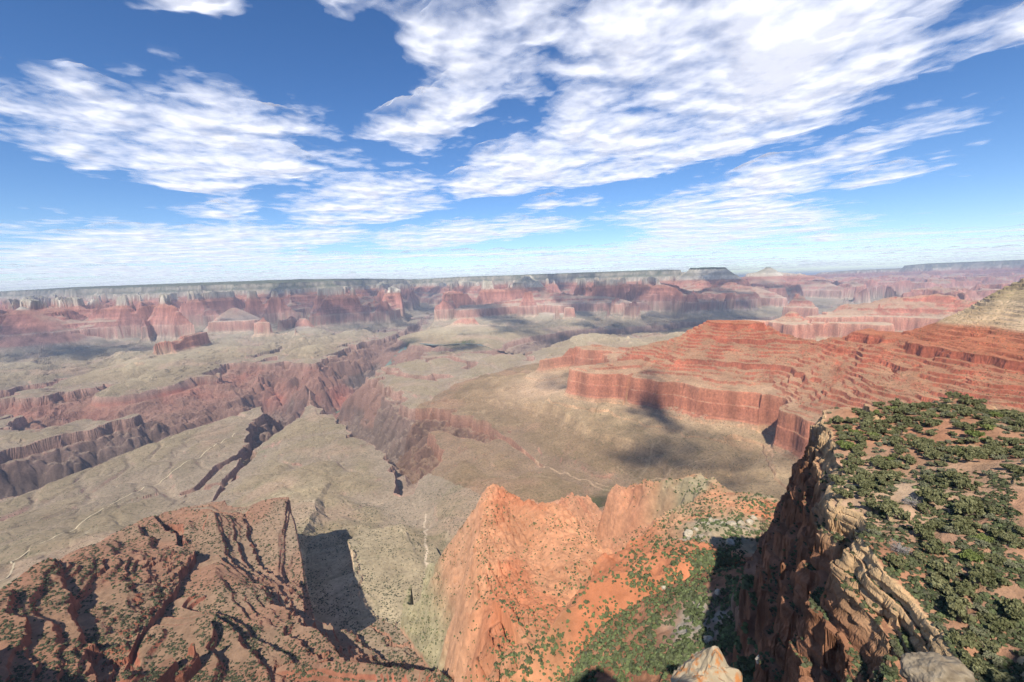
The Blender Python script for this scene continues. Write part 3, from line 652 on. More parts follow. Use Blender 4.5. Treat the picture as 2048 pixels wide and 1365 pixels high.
        so = C(190, 164, 134) * (1 - rp) + C(178, 130, 100) * rp
        so = so * np.clip(1 + .2 * fbm(xx, yy, 5, 3, 247), .6, 1.4)[:, None]
        f = (sstep(.72, .9, n) * sstep(17, 10, dr))[:, None]
        talus = sstep(150, 220, dr)[:, None]
        cc = rk * (1 - f) + so * f
        tl = C(160, 134, 102) * np.clip(1 + .25 * fbm(xx, yy, 30, 3, 249), .6, 1.4)[:, None]
        c[mw] = cc * (1 - talus) + tl * talus
        veg[mw] = talus[:, 0] * .6
    veg = veg * sstep(900, 1500, r)
    for px, py, s0, sx in ((1400, 1270, 1990, 14), (1455, 1066, 1925, 26), (1380, 1105, 1940, 16)):
        p = P(px, py, s0); gm = np.clip(np.exp(-((x - p[0]) ** 2 + (y - p[1]) ** 2) / (sx * sx)) * (1 + .8 * fbm(x, y, 12, 3, 283)) * 1.2, 0, 1)[:, None] * .85
        c = c * (1 - gm) + C(168, 160, 142) * gm
    fs = (sstep(6000, 10000, r) * .3)[:, None]; lum = c.mean(1, keepdims=True); c = c * (1 - fs) + lum * fs  # greys the ground with distance from the viewer: haze put into the colour
    return np.clip(c, .01, .9), np.clip(veg, 0, 1)
WASHES = [([P(838, 1325, 1400), P(850, 1250, 1352), P(853, 1150, 1285), P(851, 1060, 1225), P(846, 1022, 1195)], 7), ([P(1290, 985, 1236), P(1180, 962, 1200), P(1090, 936, 1178), P(1010, 893, 1150)], 6), ([P(1430, 900, 1330), P(1280, 960, 1240), P(1190, 960, 1200)], 3)]
GREEN_SPOTS = [(522, 932, 1095, 45), (545, 915, 1060, 40), (500, 938, 1110, 35), (1290, 978, 1236, 90), (1235, 970, 1222, 60), (1340, 985, 1245, 70), (820, 752, 662, 110), (935, 766, 652, 160), (1180, 1015, 1215, 90), (560, 1040, 1200, 1)]
RED_SPOTS = [(50, 835, 420, .8), (180, 845, 380, .7), (235, 820, 330, .9), (365, 795, 420, 1.), (430, 775, 300, .8), (475, 760, 300, .9), (540, 765, 300, .8), (600, 760, 350, .7), (700, 755, 260, .95), (640, 785, 300, .5), (900, 735, 260, .9), (330, 740, 300, .5), (80, 800, 300, .6)]

def normals(X, Y, Z):
    P3 = np.stack([X, Y, Z], -1).astype(F32)
    du = np.gradient(P3, axis=1); dv = np.gradient(P3, axis=0)
    n = np.cross(du, dv); n /= np.linalg.norm(n, axis=-1, keepdims=True) + 1e-9
    return n * np.where(n[..., 2:3] < 0, -1, 1)
REGION_INFO = {FL: 'canyon_floor', R1: 'ledge_ridge', R2: 'red_spur', R5: 'layered_ridge', BT: 'canyon_buttes', NR: 'far_rim', WR: 'wooded_ridge'}
REGION_LABEL = {FL: 'broad tan and olive canyon floor cut by the dark inner gorge', R1: 'dark red ridge with stepped ledges and a sheer shadowed cliff, lower left',
    R2: 'smooth orange clay spur with scattered green scrub, lower centre', R5: 'long red ridge of layered ledges above a sheer red cliff, right',
    BT: 'red flat topped and pyramid buttes standing across the far side of the canyon', NR: 'level pale banded far rim of the canyon under the horizon', WR: 'near wooded promontory with tan cliffs and red soil, lower right'}
def build_terrain(naz, nr):
    X, Y, Z, G, V, Rr = build_grid(naz, nr)
    N = normals(X, Y, Z)
    BX, BY, BZ = bulge(X, Y, Z, N, G)
    sh = X.shape
    c = np.empty(sh + (3,), F32); v = np.empty(sh, F32)
    def work(i):
        sl = slice(i, i + 40)
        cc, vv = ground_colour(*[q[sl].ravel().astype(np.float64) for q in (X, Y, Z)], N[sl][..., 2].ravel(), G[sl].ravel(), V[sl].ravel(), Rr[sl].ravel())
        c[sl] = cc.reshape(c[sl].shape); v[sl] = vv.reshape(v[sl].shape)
    with ThreadPoolExecutor(4) as ex: list(ex.map(work, range(0, sh[0], 40)))
    idx = np.arange(sh[0] * sh[1]).reshape(sh)
    q = np.stack([idx[:-1, :-1], idx[:-1, 1:], idx[1:, 1:], idx[1:, :-1]], -1).reshape(-1, 4)
    fr = G[:-1, :-1].ravel()
    co = np.stack([BX, BY, BZ], -1).reshape(-1, 3); c = c.reshape(-1, 3); v = v.ravel()
    for name, k in REGI.items():
        f = q[fr == k]
        if len(f) == 0: continue
        use = np.zeros(len(co), bool); use[f.ravel()] = True
        remap = np.cumsum(use) - 1
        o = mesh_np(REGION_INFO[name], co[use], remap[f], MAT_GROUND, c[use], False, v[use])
        tag(o, REGION_LABEL[name], 'terrain', kind='structure')
    return X, Y, Z, G, N
import time as _t; _t0 = _t.time()
GX, GY, GZ, GG, GN = build_terrain(1700, 2500)
print('terrain', _t.time() - _t0)

# ground behind and beside the viewer, out of the picture
def build_back():
    az = np.linspace(AZ1, AZ0 + 2 * math.pi, 220); rr = np.concatenate([[1.6], np.geomspace(2.5, 9000, 220)])
    A, Rr = np.meshgrid(az, rr); X, Y = Rr * np.sin(A), Rr * np.cos(A)
    Z, G, V = heights_parallel(X, Y, Rr)
    Z = np.where(np.hypot(X, Y) < 3, 2147.9, Z)
    N = normals(X, Y, Z)
    c, v = ground_colour(*[q.ravel().astype(np.float64) for q in (X, Y, Z)], N[..., 2].ravel(), G.ravel(), V.ravel(), Rr.ravel())
    idx = np.arange(X.size).reshape(X.shape)
    q = np.stack([idx[:-1, :-1], idx[:-1, 1:], idx[1:, 1:], idx[1:, :-1]], -1).reshape(-1, 4)
    o = mesh_np('rim_ground', np.stack([X, Y, Z], -1).reshape(-1, 3), q, MAT_GROUND, c, False, v)
    tag(o, 'rim ground behind the viewpoint', 'terrain', kind='structure')
build_back()

# ================================================================ clouds: a layer of real, lit cloud sheets with puffed tops, 2.2 km above the rim
CLOUD_Z = 4350.0
def _c(px, py):
    d = ray(px, py); t = (CLOUD_Z - ZC) / d[2]; return (d[0] * t, d[1] * t)
CLOUD_SHAPES = [  # outlines as seen on the sky, taken to the height of the cloud base
 [(20, 170), (120, 150), (200, 165), (330, 150), (430, 180), (500, 215), (560, 225), (640, 205), (625, 290), (640, 340), (560, 370), (440, 395), (380, 385), (270, 345), (150, 340), (60, 290), (20, 230)],
 [(580, 410), (600, 370), (720, 335), (850, 345), (870, 400), (820, 440), (640, 450), (580, 440)],
 [(860, 40), (950, 0), (1000, -20), (1110, -30), (1150, 10), (1130, 60), (1080, 100), (1060, 160), (1100, 190), (980, 240), (920, 280), (860, 310), (740, 270), (760, 235), (850, 220), (870, 150)],
 [(1190, 0), (1260, -90), (2000, -110), (1960, 0), (1830, 150), (1700, 230), (1500, 300), (1300, 350), (1100, 380), (900, 405), (880, 370), (960, 330), (1050, 270), (1150, 180), (1200, 90)],
 [(1830, 140), (2048, 20), (2200, -40), (2200, 40), (2048, 75), (1900, 135)],
 [(1220, 430), (1400, 380), (1600, 300), (1850, 235), (1870, 255), (1820, 300), (1660, 360), (1600, 395), (1720, 440), (1560, 455), (1300, 480)],
 [(1690, 375), (1730, 330), (1850, 320), (1865, 340), (1760, 375)],
 [(1020, 430), (1030, 410), (1110, 400), (1120, 420)], [(1135, 408), (1140, 397), (1175, 395), (1180, 405)],
 [(380, 430), (400, 400), (480, 400), (490, 440), (430, 446)], [(490, 440), (500, 432), (530, 434), (530, 443)],
 [(310, 0), (340, 25), (400, 20), (420, -40), (320, -40)], [(650, 0), (690, 40), (740, 10), (760, -50), (660, -50)],
 [(130, 442), (150, 434), (200, 436), (205, 444)], [(0, 445), (60, 448), (130, 458), (60, 466), (0, 470)],
 [(0, 490), (120, 460), (300, 455), (480, 450), (600, 455), (735, 452), (740, 480), (600, 500), (300, 520), (0, 530)],
 [(745, 472), (860, 448), (1000, 440), (1160, 438), (1165, 455), (1000, 480), (860, 500), (750, 498)],
 [(1200, 500), (1300, 470), (1500, 460), (1730, 437), (1720, 452), (1500, 480), (1330, 505)],
]
# clouds overhead and beside the frame that shade the canyon: (x, y, half length, half width, turn)
CLOUD_OVER = []
for px, py, s_, a_, b_, t_ in [(1370, 925, 1260, 300, 150, .1), (1480, 955, 1260, 300, 120, 0), (1190, 1015, 1215, 190, 60, .2), (1365, 835, 1350, 60, 230, .3), (1205, 725, 1540, 280, 230, .5), (1330, 745, 1540, 70, 240, .4),
                               (40, 665, 1600, 1500, 1500, .2), (890, 735, 900, 560, 360, .3), (1110, 745, 1500, 160, 90, 0)]:
    g_ = P(px, py, s_); gz = s_ + DIP * max(g_[1], 0); k_ = (CLOUD_Z - gz) / math.tan(math.radians(SUN_EL))
    CLOUD_OVER.append((g_[0] - k_ * math.sin(math.radians(SUN_AZ)), g_[1] - k_ * math.cos(math.radians(SUN_AZ)), a_, b_, t_))
def build_clouds(naz, nr):
    az = np.radians(np.linspace(-75, 75, naz)); rr = np.concatenate([np.linspace(0, 3200, nr // 5, endpoint=False)[1:], np.geomspace(3200, 150000, nr)])
    A, Rr = np.meshgrid(az, rr); X, Y = Rr * np.sin(A), Rr * np.cos(A) - 1900 * np.clip(1 - Rr / 3200, 0, 1)
    U, V = X * .73 - Y * .68, (X * .68 + Y * .73) * 1.0
    n1 = fbm(U / 1.15, V, 1250, 5, 301, .52); n2 = (.55 * fbm(U / 1.05, V, 450, 4, 331, .5) + 1.25 * np.abs(fbm(U / 1.05, V, 700, 4, 337, .5)) - .42) * sstep(36000, 8000, Rr)
    wx, wy = X + 300 * fbm(X, Y, 1500, 5, 341, .6), Y + 300 * fbm(X, Y, 1500, 5, 351, .6)
    D = np.full(X.shape, -9e3, F32)
    polys = [[_c(*p) for p in sh] for sh in CLOUD_SHAPES]
    for pl in polys:
        sd = -polysd(wx, wy, pl); ext = max(max(p[0] for p in pl) - min(p[0] for p in pl), 1) 
        dist = np.mean([math.hypot(*p) for p in pl])
        D = np.maximum(D, sd / (dist * .075) + .18)
    for cx, cy, a, b, t in CLOUD_OVER:
        u = (wx - cx) * math.cos(t) + (wy - cy) * math.sin(t); w = -(wx - cx) * math.sin(t) + (wy - cy) * math.cos(t)
        D = np.maximum(D, (1 - np.sqrt((u / a) ** 2 + (w / b) ** 2)) * 1.05)
    far = sstep(17000, 30000, Rr) 
    st = fbm(X / 3.5, Y, 4200, 3, 361, .5)
    D = np.maximum(D, far * (st * 1.1 + .55 - .4 * sstep(.1, .7, A)) * 1.2 - (1 - far) * 5)
    dens = np.clip(D, -2, .98) + .78 * n1 + .6 * n2 - .16
    dens = np.where(D < -1.8, -2, dens)
    sm_ = np.clip(np.clip(D, -2, .95) + .62 * fbm(U / 1.15, V, 1250, 2, 301, .52) - .05, 0, 1.6); thick = np.where(dens > -.3, sm_, 0)
    top = CLOUD_Z + 40 + 230 * thick; bot = CLOUD_Z - 50 * thick
    alpha = np.clip((dens + .3) / 1.5, 0, 1)
    idx = np.arange(X.size).reshape(X.shape)
    keep = (np.maximum.reduce([dens[:-1, :-1], dens[1:, :-1], dens[:-1, 1:], dens[1:, 1:]]) > -.3)
    q = np.stack([idx[:-1, :-1], idx[:-1, 1:], idx[1:, 1:], idx[1:, :-1]], -1)[keep]
    use = np.zeros(X.size, bool); use[q.ravel()] = True; rm = np.cumsum(use) - 1; nv = use.sum()
    cb = np.stack([X, Y, bot], -1).reshape(-1, 3)[use]; ct = np.stack([X, Y, np.maximum(top, bot + 3)], -1).reshape(-1, 3)[use]
    f = rm[q]
    al = alpha.ravel()[use]; fd = sstep(18000, 6000, Rr).ravel()[use]
    lay = np.concatenate([np.ones(nv), np.zeros(nv)])
    g = NT('cloud')
    at = g.n('ShaderNodeAttribute', attribute_name='Col')
    tc = g.n('ShaderNodeTexCoord'); n = g.n('ShaderNodeTexNoise'); g.l(tc.outputs['Object'], n.inputs['Vector']); n.inputs['Scale'].default_value = .0045; n.inputs['Detail'].default_value = 5; n.inputs['Roughness'].default_value = .62
    sp = g.n('ShaderNodeSeparateColor'); g.l(at.outputs['Color'], sp.inputs[0])
    x = g.math('ADD', sp.outputs[0], g.math('MULTIPLY', g.mapr(n.outputs[0], .25, .75, -.2, .2, False), sp.outputs[2]))
    a = g.math('MULTIPLY', g.mapr(x, 0.02, .98, 0, 1, False), g.math('MAXIMUM', sp.outputs[1], g.mapr(sp.outputs[0], .5, 1.1, .07, .45)))
    tr = g.n('ShaderNodeBsdfTransparent'); tl = g.n('ShaderNodeBsdfTranslucent'); tl.inputs[0].default_value = (.93, .925, .92, 1)
    df = g.n('ShaderNodeBsdfDiffuse'); df.inputs[0].default_value = (.97, .97, .97, 1)
    m1 = g.n('ShaderNodeMixShader'); m1.inputs[0].default_value = .15; g.l(tl.outputs[0], m1.inputs[1]); g.l(df.outputs[0], m1.inputs[2])
    m2 = g.n('ShaderNodeMixShader'); g.l(a, m2.inputs[0]); g.l(tr.outputs[0], m2.inputs[1]); g.l(m1.outputs[0], m2.inputs[2])
    g.l(m2.outputs[0], g.out.inputs[0])
    o = mesh_np('clouds', np.vstack([cb, ct]), np.vstack([f[:, ::-1], f + nv]), g.m, np.stack([np.concatenate([al, al]), lay, np.concatenate([fd, fd])], 1), True)
    tag(o, 'scattered white fair weather clouds drifting over the canyon', 'clouds', kind='stuff')
build_clouds(1000, 1000)
print('clouds', _t.time() - _t0)

# ================================================================ haze
def build_haze():
    g = NT('haze'); v = g.n('ShaderNodeVolumePrincipled')
    v.inputs['Color'].default_value = (.66, .77, 1.0, 1); v.inputs['Density'].default_value = HAZE_D; v.inputs['Anisotropy'].default_value = -0.25
    g.l(v.outputs[0], g.out.inputs['Volume'])
    bm = bmesh.new(); bmesh.ops.create_cube(bm, size=1)
    me = bpy.data.meshes.new('haze'); bm.to_mesh(me); bm.free(); me.materials.append(g.m)
    o = bpy.data.objects.new('haze', me); COL.objects.link(o)
    lo, hi = 560., 2640.
    o.scale = (200000, 200000, hi - lo); o.location = (0, 0, (lo + hi) / 2)
    tag(o, 'thin blue summer haze filling the canyon', 'haze', kind='stuff')
HAZE_D = 2.7e-5
build_haze()

# ================================================================ finding the ground under a sight line
GR = np.hypot(GX, GY); GE = np.arctan2(GZ - ZC, GR); GAZ = np.linspace(AZ0, AZ1, GX.shape[1])
def hit(px, py):
    d = ray(px, py); az = math.atan2(d[0], d[1]); el = math.atan2(d[2], math.hypot(d[0], d[1]))
    j = int(np.clip(np.searchsorted(GAZ, az), 0, len(GAZ) - 1))
    k = np.nonzero((GE[:, j] >= el) & (GR[:, j] > 5))[0]
    i = int(k[0]) if len(k) else GX.shape[0] - 1
    return (float(GX[i, j]), float(GY[i, j]), float(GZ[i, j])), int(GG[i, j]), GN[i, j]
def ground_at(x, y):
    x = np.atleast_1d(np.asarray(x, float)); y = np.atleast_1d(np.asarray(y, float))
    z, g, _ = height(x[None, :], y[None, :], np.hypot(x, y)[None, :])
    return z[0], g[0]
def visible_px(x, y, z):
    """is a ground point seen by the camera?"""
    px, py = project(x, y, z)
    az = np.arctan2(x, y); r = np.hypot(x, y); el = np.arctan2(z - ZC, r)
    j = np.clip(np.searchsorted(GAZ, az), 0, len(GAZ) - 1)
    ok = (px > -10) & (px < 2058) & (py > 0) & (py < 1375)
    for q in np.nonzero(ok)[0]:
        col = GE[:, j[q]]; m = GR[:, j[q]] < r[q] * .985 - .5
        if m.any() and col[m].max() > el[q] + .002 + .6 / r[q]: ok[q] = False
    return ok, px, py

# ================================================================ plants
def simple_mat(name, c1, c2, rnd=.25, scale=3.0, rough=1.0):
    g = NT(name)
    oi = g.n('ShaderNodeObjectInfo'); tc = g.n('ShaderNodeTexCoord')
    n = g.n('ShaderNodeTexNoise'); g.l(tc.outputs['Object'], n.inputs['Vector']); n.inputs['Scale'].default_value = scale; n.inputs['Detail'].default_value = 3
    f = g.math('ADD', g.mapr(n.outputs[0], .3, .7, 0, 1 - rnd, False), g.math('MULTIPLY', oi.outputs['Random'], rnd))
    c = g.mix(f, lin(*c1), lin(*c2))
    d = g.n('ShaderNodeBsdfDiffuse'); g.l(c, d.inputs[0]); g.l(d.outputs[0], g.out.inputs[0])
    return g.m
MAT_JUN = simple_mat('juniper_foliage', (92, 96, 62), (152, 148, 108), .4)
MAT_YEL = simple_mat('bright_foliage', (100, 114, 60), (150, 152, 96), .4)
MAT_SCR = simple_mat('scrub_foliage', (110, 114, 84), (160, 156, 126), .35)
MAT_BARK = simple_mat('bark', (92, 78, 66), (138, 122, 106), .2)
MAT_DEAD = simple_mat('dead_wood', (140, 132, 124), (188, 178, 168), .2)
MAT_PALE = simple_mat('pale_stone', (172, 156, 132), (206, 192, 166), .3, 1.2)

def tube(V, Fc, pts, rads, n=6):
    base = len(V); pts = [np.array(p, float) for p in pts]
    for i, p in enumerate(pts):
        t = pts[min(i + 1, len(pts) - 1)] - pts[max(i - 1, 0)]; t /= np.linalg.norm(t) + 1e-9
        a = np.cross(t, (0.3, .2, .93)); a /= np.linalg.norm(a) + 1e-9; b = np.cross(t, a)
        for k in range(n):
            an = 2 * math.pi * k / n; V.append(p + rads[i] * (math.cos(an) * a + math.sin(an) * b))
    for i in range(len(pts) - 1):
        for k in range(n):
            k2 = (k + 1) % n; Fc.append((base + i * n + k, base + i * n + k2, base + (i + 1) * n + k2, base + (i + 1) * n + k))
def leaf_clumps(rng, centres, radii, per, size):
    """many small leaf-spray quads gathered in clumps"""
    co = []; 
    for c, r in zip(centres, radii):
        d = rng.randn(per, 3); d /= np.linalg.norm(d, axis=1, keepdims=True)
        p = c + d * (r * rng.rand(per, 1) ** .5) * np.array([1, 1, .75])
        a = rng.randn(per, 3); a /= np.linalg.norm(a, axis=1, keepdims=True)
        b = np.cross(a, rng.randn(per, 3)); b /= np.linalg.norm(b, axis=1, keepdims=True) + 1e-9
        s = size * (.6 + .8 * rng.rand(per, 1))
        co.append(np.stack([p - a * s - b * s * .5, p + a * s - b * s * .5, p + a * s + b * s * .5, p - a * s + b * s * .5], 1))
    co = np.concatenate(co).reshape(-1, 3)
    return co, np.arange(len(co)).reshape(-1, 4)
def make_tree(seed, spread, tall, mat, name='juniper_tree', dens=1.0):
    rng = np.random.RandomState(seed)
    root = bpy.data.objects.new(name, None); COL.objects.link(root); root.empty_display_size = .3
    V, Fc = [], []; tips = []
    lean = rng.randn(2) * .18 * tall
    h0 = tall * .35
    tube(V, Fc, [(0, 0, -.5), (lean[0] * .2, lean[1] * .2, h0 * .5), (lean[0] * .6, lean[1] * .6, h0), (lean[0], lean[1], tall * .75)], [.2, .15, .11, .03])
    for k in range(6):
        an = rng.rand() * 6.28; z = h0 * (.3 + .9 * rng.rand()); L = spread * (.5 + .45 * rng.rand())
        b = np.array([lean[0] * .4, lean[1] * .4, z]); e = b + np.array([math.cos(an) * L, math.sin(an) * L, tall * (.12 + .3 * rng.rand())])
        tube(V, Fc, [b, (b + e) / 2 + np.array([0, 0, .12]), e], [.08, .055, .02], 5); tips.append(e)
    tr = mesh_np('trunk', np.array(V), np.array(Fc), MAT_BARK); tr.parent = root
    n = int(30 * dens); cs, rs = [], []
    lobes = [(rng.randn(2) * spread * .38, tall * (.45 + .3 * rng.rand()), spread * (.34 + .25 * rng.rand())) for _ in range(5)]
    for k in range(n):
        lb = lobes[rng.randint(5)]; d = rng.randn(3); d /= np.linalg.norm(d); d[2] = d[2] * .8 + .15
        cs.append(np.array([lb[0][0], lb[0][1], lb[1]]) + d * lb[2] * (.55 + .5 * rng.rand()) * np.array([1, 1, .62])); rs.append(spread * (.12 + .12 * rng.rand()))
    for e in tips: cs.append(e); rs.append(spread * .2)
    cs = [np.array([c[0], c[1], max(c[2], .25)]) for c in cs]
    co, f = leaf_clumps(rng, cs, rs, 62, .115)
    cr = mesh_np('crown', co, f, mat); cr.parent = root
    return root
def make_dead(seed):
    rng = np.random.RandomState(seed)
    root = bpy.data.objects.new('dead_shrub', None); COL.objects.link(root)
    V, Fc = [], []
    tube(V, Fc, [(0, 0, -.4), (.1, .05, .5), (.25, .1, 1.0)], [.13, .1, .06])
    tr = mesh_np('trunk', np.array(V), np.array(Fc), MAT_DEAD); tr.parent = root
    V, Fc = [], []
    for k in range(46):
        an = rng.rand() * 6.28; L = 1.0 + 1.1 * rng.rand(); z0 = .2 + .8 * rng.rand()
        e = np.array([math.cos(an) * L, math.sin(an) * L, z0 + (rng.rand() - .15) * 1.2]); m = e * .5 + np.array([rng.randn() * .15, rng.randn() * .15, z0 * .5])
        tube(V, Fc, [(.1, .05, z0 * .7), m, e], [.05, .035, .012], 4)
        for q in range(3):
            t2 = m + (e - m) * rng.rand(); tube(V, Fc, [t2, t2 + rng.randn(3) * .35], [.02, .008], 3)
    br = mesh_np('branches', np.array(V), np.array(Fc), MAT_DEAD); br.parent = root
    return root
def copy_thing(o):
    c = o.copy(); COL.objects.link(c)
    for ch in o.children:
        d = ch.copy(); COL.objects.link(d); d.parent = c; d.matrix_parent_inverse.identity()
    return c
def remove_thing(o):
    for ch in list(o.children): bpy.data.objects.remove(ch)
    bpy.data.objects.remove(o)

rng = np.random.RandomState(11)
# where plants grow on the near promontory: centre pixel, radius, density, in order of first match
DENS = [((1960, 985), (75, 26), .10), ((1890, 1015), (40, 22), .25), ((1775, 1215), (110, 35), .12), ((1920, 880), (190, 85), 1.0), ((1790, 890), (70, 60), .85), ((1690, 905), (40, 50), .9), ((1690, 1020), (50, 30), .7), ((1990, 1180), (70, 90), .8), ((1900, 1330), (120, 40), .7)]
def dens_at(px, py):
    for (cx, cy), (rx, ry), v in DENS:
        if ((px - cx) / rx) ** 2 + ((py - cy) / ry) ** 2 < 1: return v
    return .40
cand = []
xs = rng.rand(14000) * 190 + 30; ys = rng.rand(14000) * 190 + 10
zs, gs = ground_at(xs, ys)
sdv = polysd(xs.astype(F32), ys.astype(F32), EDGE)
ok, pxs, pys = visible_px(xs, ys, zs)
ok2 = visible_px(xs, ys, zs + 1.1)[0]
near_ok = ok2 & (gs == REGI[WR]) & (sdv < -.6) & (pxs > 1500) & (pxs < 2075) & (pys < 1400)
order = rng.permutation(len(xs)); CLU = np.clip(1.15 + 1.6 * fbm(xs, ys, 26, 2, 611), .08, 1.3)
chosen = []
for q in order:
    if not near_ok[q]: continue
    if rng.rand() > dens_at(pxs[q], pys[q]) * CLU[q]: continue
    r = math.hypot(xs[q], ys[q])
    big = rng.rand() < .62
    sp = (1.05 + 1.35 * rng.rand() ** 1.4 if big else .55 + .5 * rng.rand())
    if any((xs[q] - c[0]) ** 2 + (ys[q] - c[1]) ** 2 < ((sp + c[3]) * .72) ** 2 for c in chosen): continue
    chosen.append((xs[q], ys[q], zs[q], sp, pxs[q], pys[q], big, bool(ok[q])))
chosen.sort(key=lambda c: -c[3] / math.hypot(c[0], c[1]))
print('plants on promontory', len(chosen))
TREES = [c for c in chosen if c[6]][:290]; SHRUBS = [c for c in chosen if not c[6]][:200]

MARKS = [('the bare red soil patch', 1960, 985), ('the pale cliff edge block', 1690, 950), ('the notched cliff corner', 1735, 815), ('the long orange rock ledge', 1830, 1165), ('the far brow', 1900, 785),
         ('the shadowed hollow', 1980, 1290), ('the dense dark thicket', 1930, 890), ('the tilted slab', 1800, 865), ('the right photo edge', 2040, 1080), ('the grey dead shrub', 1822, 1012), ('the tan open slope', 1830, 1095), ('the cliff edge spur', 1650, 860)]
ORD = ['', 'second ', 'third ', 'fourth ', 'fifth ', 'sixth ', 'seventh ', 'eighth ', 'ninth ', 'tenth ', 'eleventh ', 'twelfth ']
SEEN = {}
def plant_label(px, py, size, tone, kind):
    m = min(MARKS, key=lambda k: (k[1] - px) ** 2 + (k[2] - py) ** 2)
    dx, dy = px - m[1], py - m[2]
    if abs(dx) > 2 * abs(dy): rel = 'right of' if dx > 0 else 'left of'
    elif abs(dy) > 2 * abs(dx): rel = 'below' if dy > 0 else 'above'
    else: rel = ('lower right of' if dx > 0 else 'lower left of') if dy > 0 else ('upper right of' if dx > 0 else 'upper left of')
    key = (size, tone, kind, rel, m[0]); SEEN.setdefault(key, []).append(dx ** 2 + dy ** 2)
    return key
JN = [make_tree(100 + k, 1.0, .95 + .12 * (k % 3), MAT_JUN, 'juniper_tree') for k in range(6)]
YN = [make_tree(140 + k, 1.0, .9, MAT_YEL, 'juniper_tree') for k in range(2)]
SN = [make_tree(160 + k, 1.0, .8, MAT_SCR, 'scrub_bush', .7) for k in range(4)]
pend = []
for lst, kind in ((TREES, 'juniper'), (SHRUBS, 'bush')):
    for c in lst:
        yel = rng.rand() < (.10 if kind == 'juniper' else 0)
        proto = (YN if yel else JN if kind == 'juniper' else SN)[rng.randint(2 if yel else 6 if kind == 'juniper' else 4)]
        o = copy_thing(proto); sp = c[3] * (.98 if kind == 'juniper' else 1.05)
        o.location = (c[0], c[1], c[2] - .06); o.scale = (sp, sp * (.85 + .3 * rng.rand()), sp * (.85 + .35 * rng.rand())); o.rotation_euler = (0, 0, rng.rand() * 6.28)
        size = ('large' if c[3] > 1.85 else 'middling') if kind == 'juniper' else 'low'
        tone = ('yellow green' if yel else 'dark green') if kind == 'juniper' else 'grey green'
        pend.append((o, plant_label(c[4], c[5], size, tone, kind), (c[4], c[5])))
for key, dists in SEEN.items(): SEEN[key] = sorted(dists)
for o, key, (px, py) in pend:
    size, tone, kind, rel, mk = key
    m = next(k for k in MARKS if k[0] == mk); d = (px - m[1]) ** 2 + (py - m[2]) ** 2
    n = min(range(len(SEEN[key])), key=lambda q: abs(SEEN[key][q] - d))
    nth = ORD[n] + 'nearest' if n < len(ORD) else 'one of the farther'
    tag(o, f'{size} {tone} {kind}, {nth} {rel} {mk}' if n < len(ORD) else f'{size} {tone} {kind} farther out {rel} {mk}', 'tree' if kind == 'juniper' else 'bush', 'junipers scattered over the near promontory' if kind == 'juniper' else 'low bushes between the junipers')
for p in JN + YN + SN: remove_thing(p)
for k, (px, py, lb) in enumerate([(1824, 1012, 'grey leafless dead shrub on the tan slope left of the red soil patch'), (1800, 1106, 'bleached dead shrub lying above the long orange rock ledge'), (1985, 905, 'pale dead snag inside the dense thicket')]):
    (x, y, z), g_, n_ = hit(px, py); o = make_dead(300 + k); o.location = (x, y, z - .05); o.rotation_euler = (0, 0, k * 2.1)
    tag(o, lb, 'dead shrub', 'dead shrubs on the promontory')

# ---------------------------------------------------------------- boulders
def rock_mesh(name, seed, sub=3, rough=.22, flat=.75):
    bm = bmesh.new(); bmesh.ops.create_icosphere(bm, subdivisions=sub, radius=1)
    r_ = np.random.RandomState(seed); planes = r_.randn(12, 3); planes /= np.linalg.norm(planes, axis=1, keepdims=True); lim = .62 + .3 * r_.rand(12)
    for v in bm.verts:
        p = np.array(v.co)
        for a, l in zip(planes, lim):
            e = p @ a - l
            if e > 0: p = p - a * e * .92
        k = 1 + rough * float(perlin(np.array([p[0] * 2.3 + seed]), np.array([p[1] * 2.3 + p[2] * 1.9]), seed)[0]) + rough * .4 * float(perlin(np.array([p[0] * 7 + p[2] * 5]), np.array([p[1] * 7 + seed]), seed + 1)[0])
        v.co = Vector(p * k); v.co.z *= flat
    me = bpy.data.meshes.new(name); bm.to_mesh(me); bm.free()
    return me
RM = [rock_mesh('boulder', 500 + k) for k in range(4)]
for me in RM: me.materials.append(MAT_PALE)
BOULD = [(1463, 1051, 8, 'squat cream boulder in the row of three below the red clay streak'), (1482, 1049, 7, 'upright cream boulder, middle one of the row of three on the green talus'), (1497, 1047, 8, 'cream boulder at the right end of the row of three on the green talus'),
         (1377, 1072, 9, 'lone white boulder on the orange slope left of the green talus'), (1460, 1090, 9, 'pale tilted boulder in the middle of the green talus'), (1506, 1038, 6, 'small pale boulder highest on the green talus'), (1420, 1042, 5, 'small pale boulder at the upper left of the green talus'),
         (1418, 1284, 8, 'pale slab at the foot of the grey scree patch'), (1435, 1188, 6, 'cream boulder beside the red clay band'), (1327, 1176, 5, 'small white boulder on the orange slope near the talus edge'), (1518, 1322, 7, 'pale boulder at the shadow edge low on the talus'), (1392, 1062, 5, 'small white boulder just right of the lone white boulder')]
for k, (px, py, w, lb) in enumerate(BOULD):
    (x, y, z), g_, n_ = hit(px, py); r = math.sqrt(x * x + y * y + (z - ZC) ** 2)
    o = bpy.data.objects.new('boulder', RM[k % 4]); COL.objects.link(o); s_ = w * 2 * r / 853 * .5 * .9
    o.location = (x, y, z + s_ * .25); o.scale = (s_, s_, s_ * 1.1); o.rotation_euler = (.2 * k, .1 * k, k * 1.7)
    tag(o, lb, 'boulder', 'pale boulders on the talus')
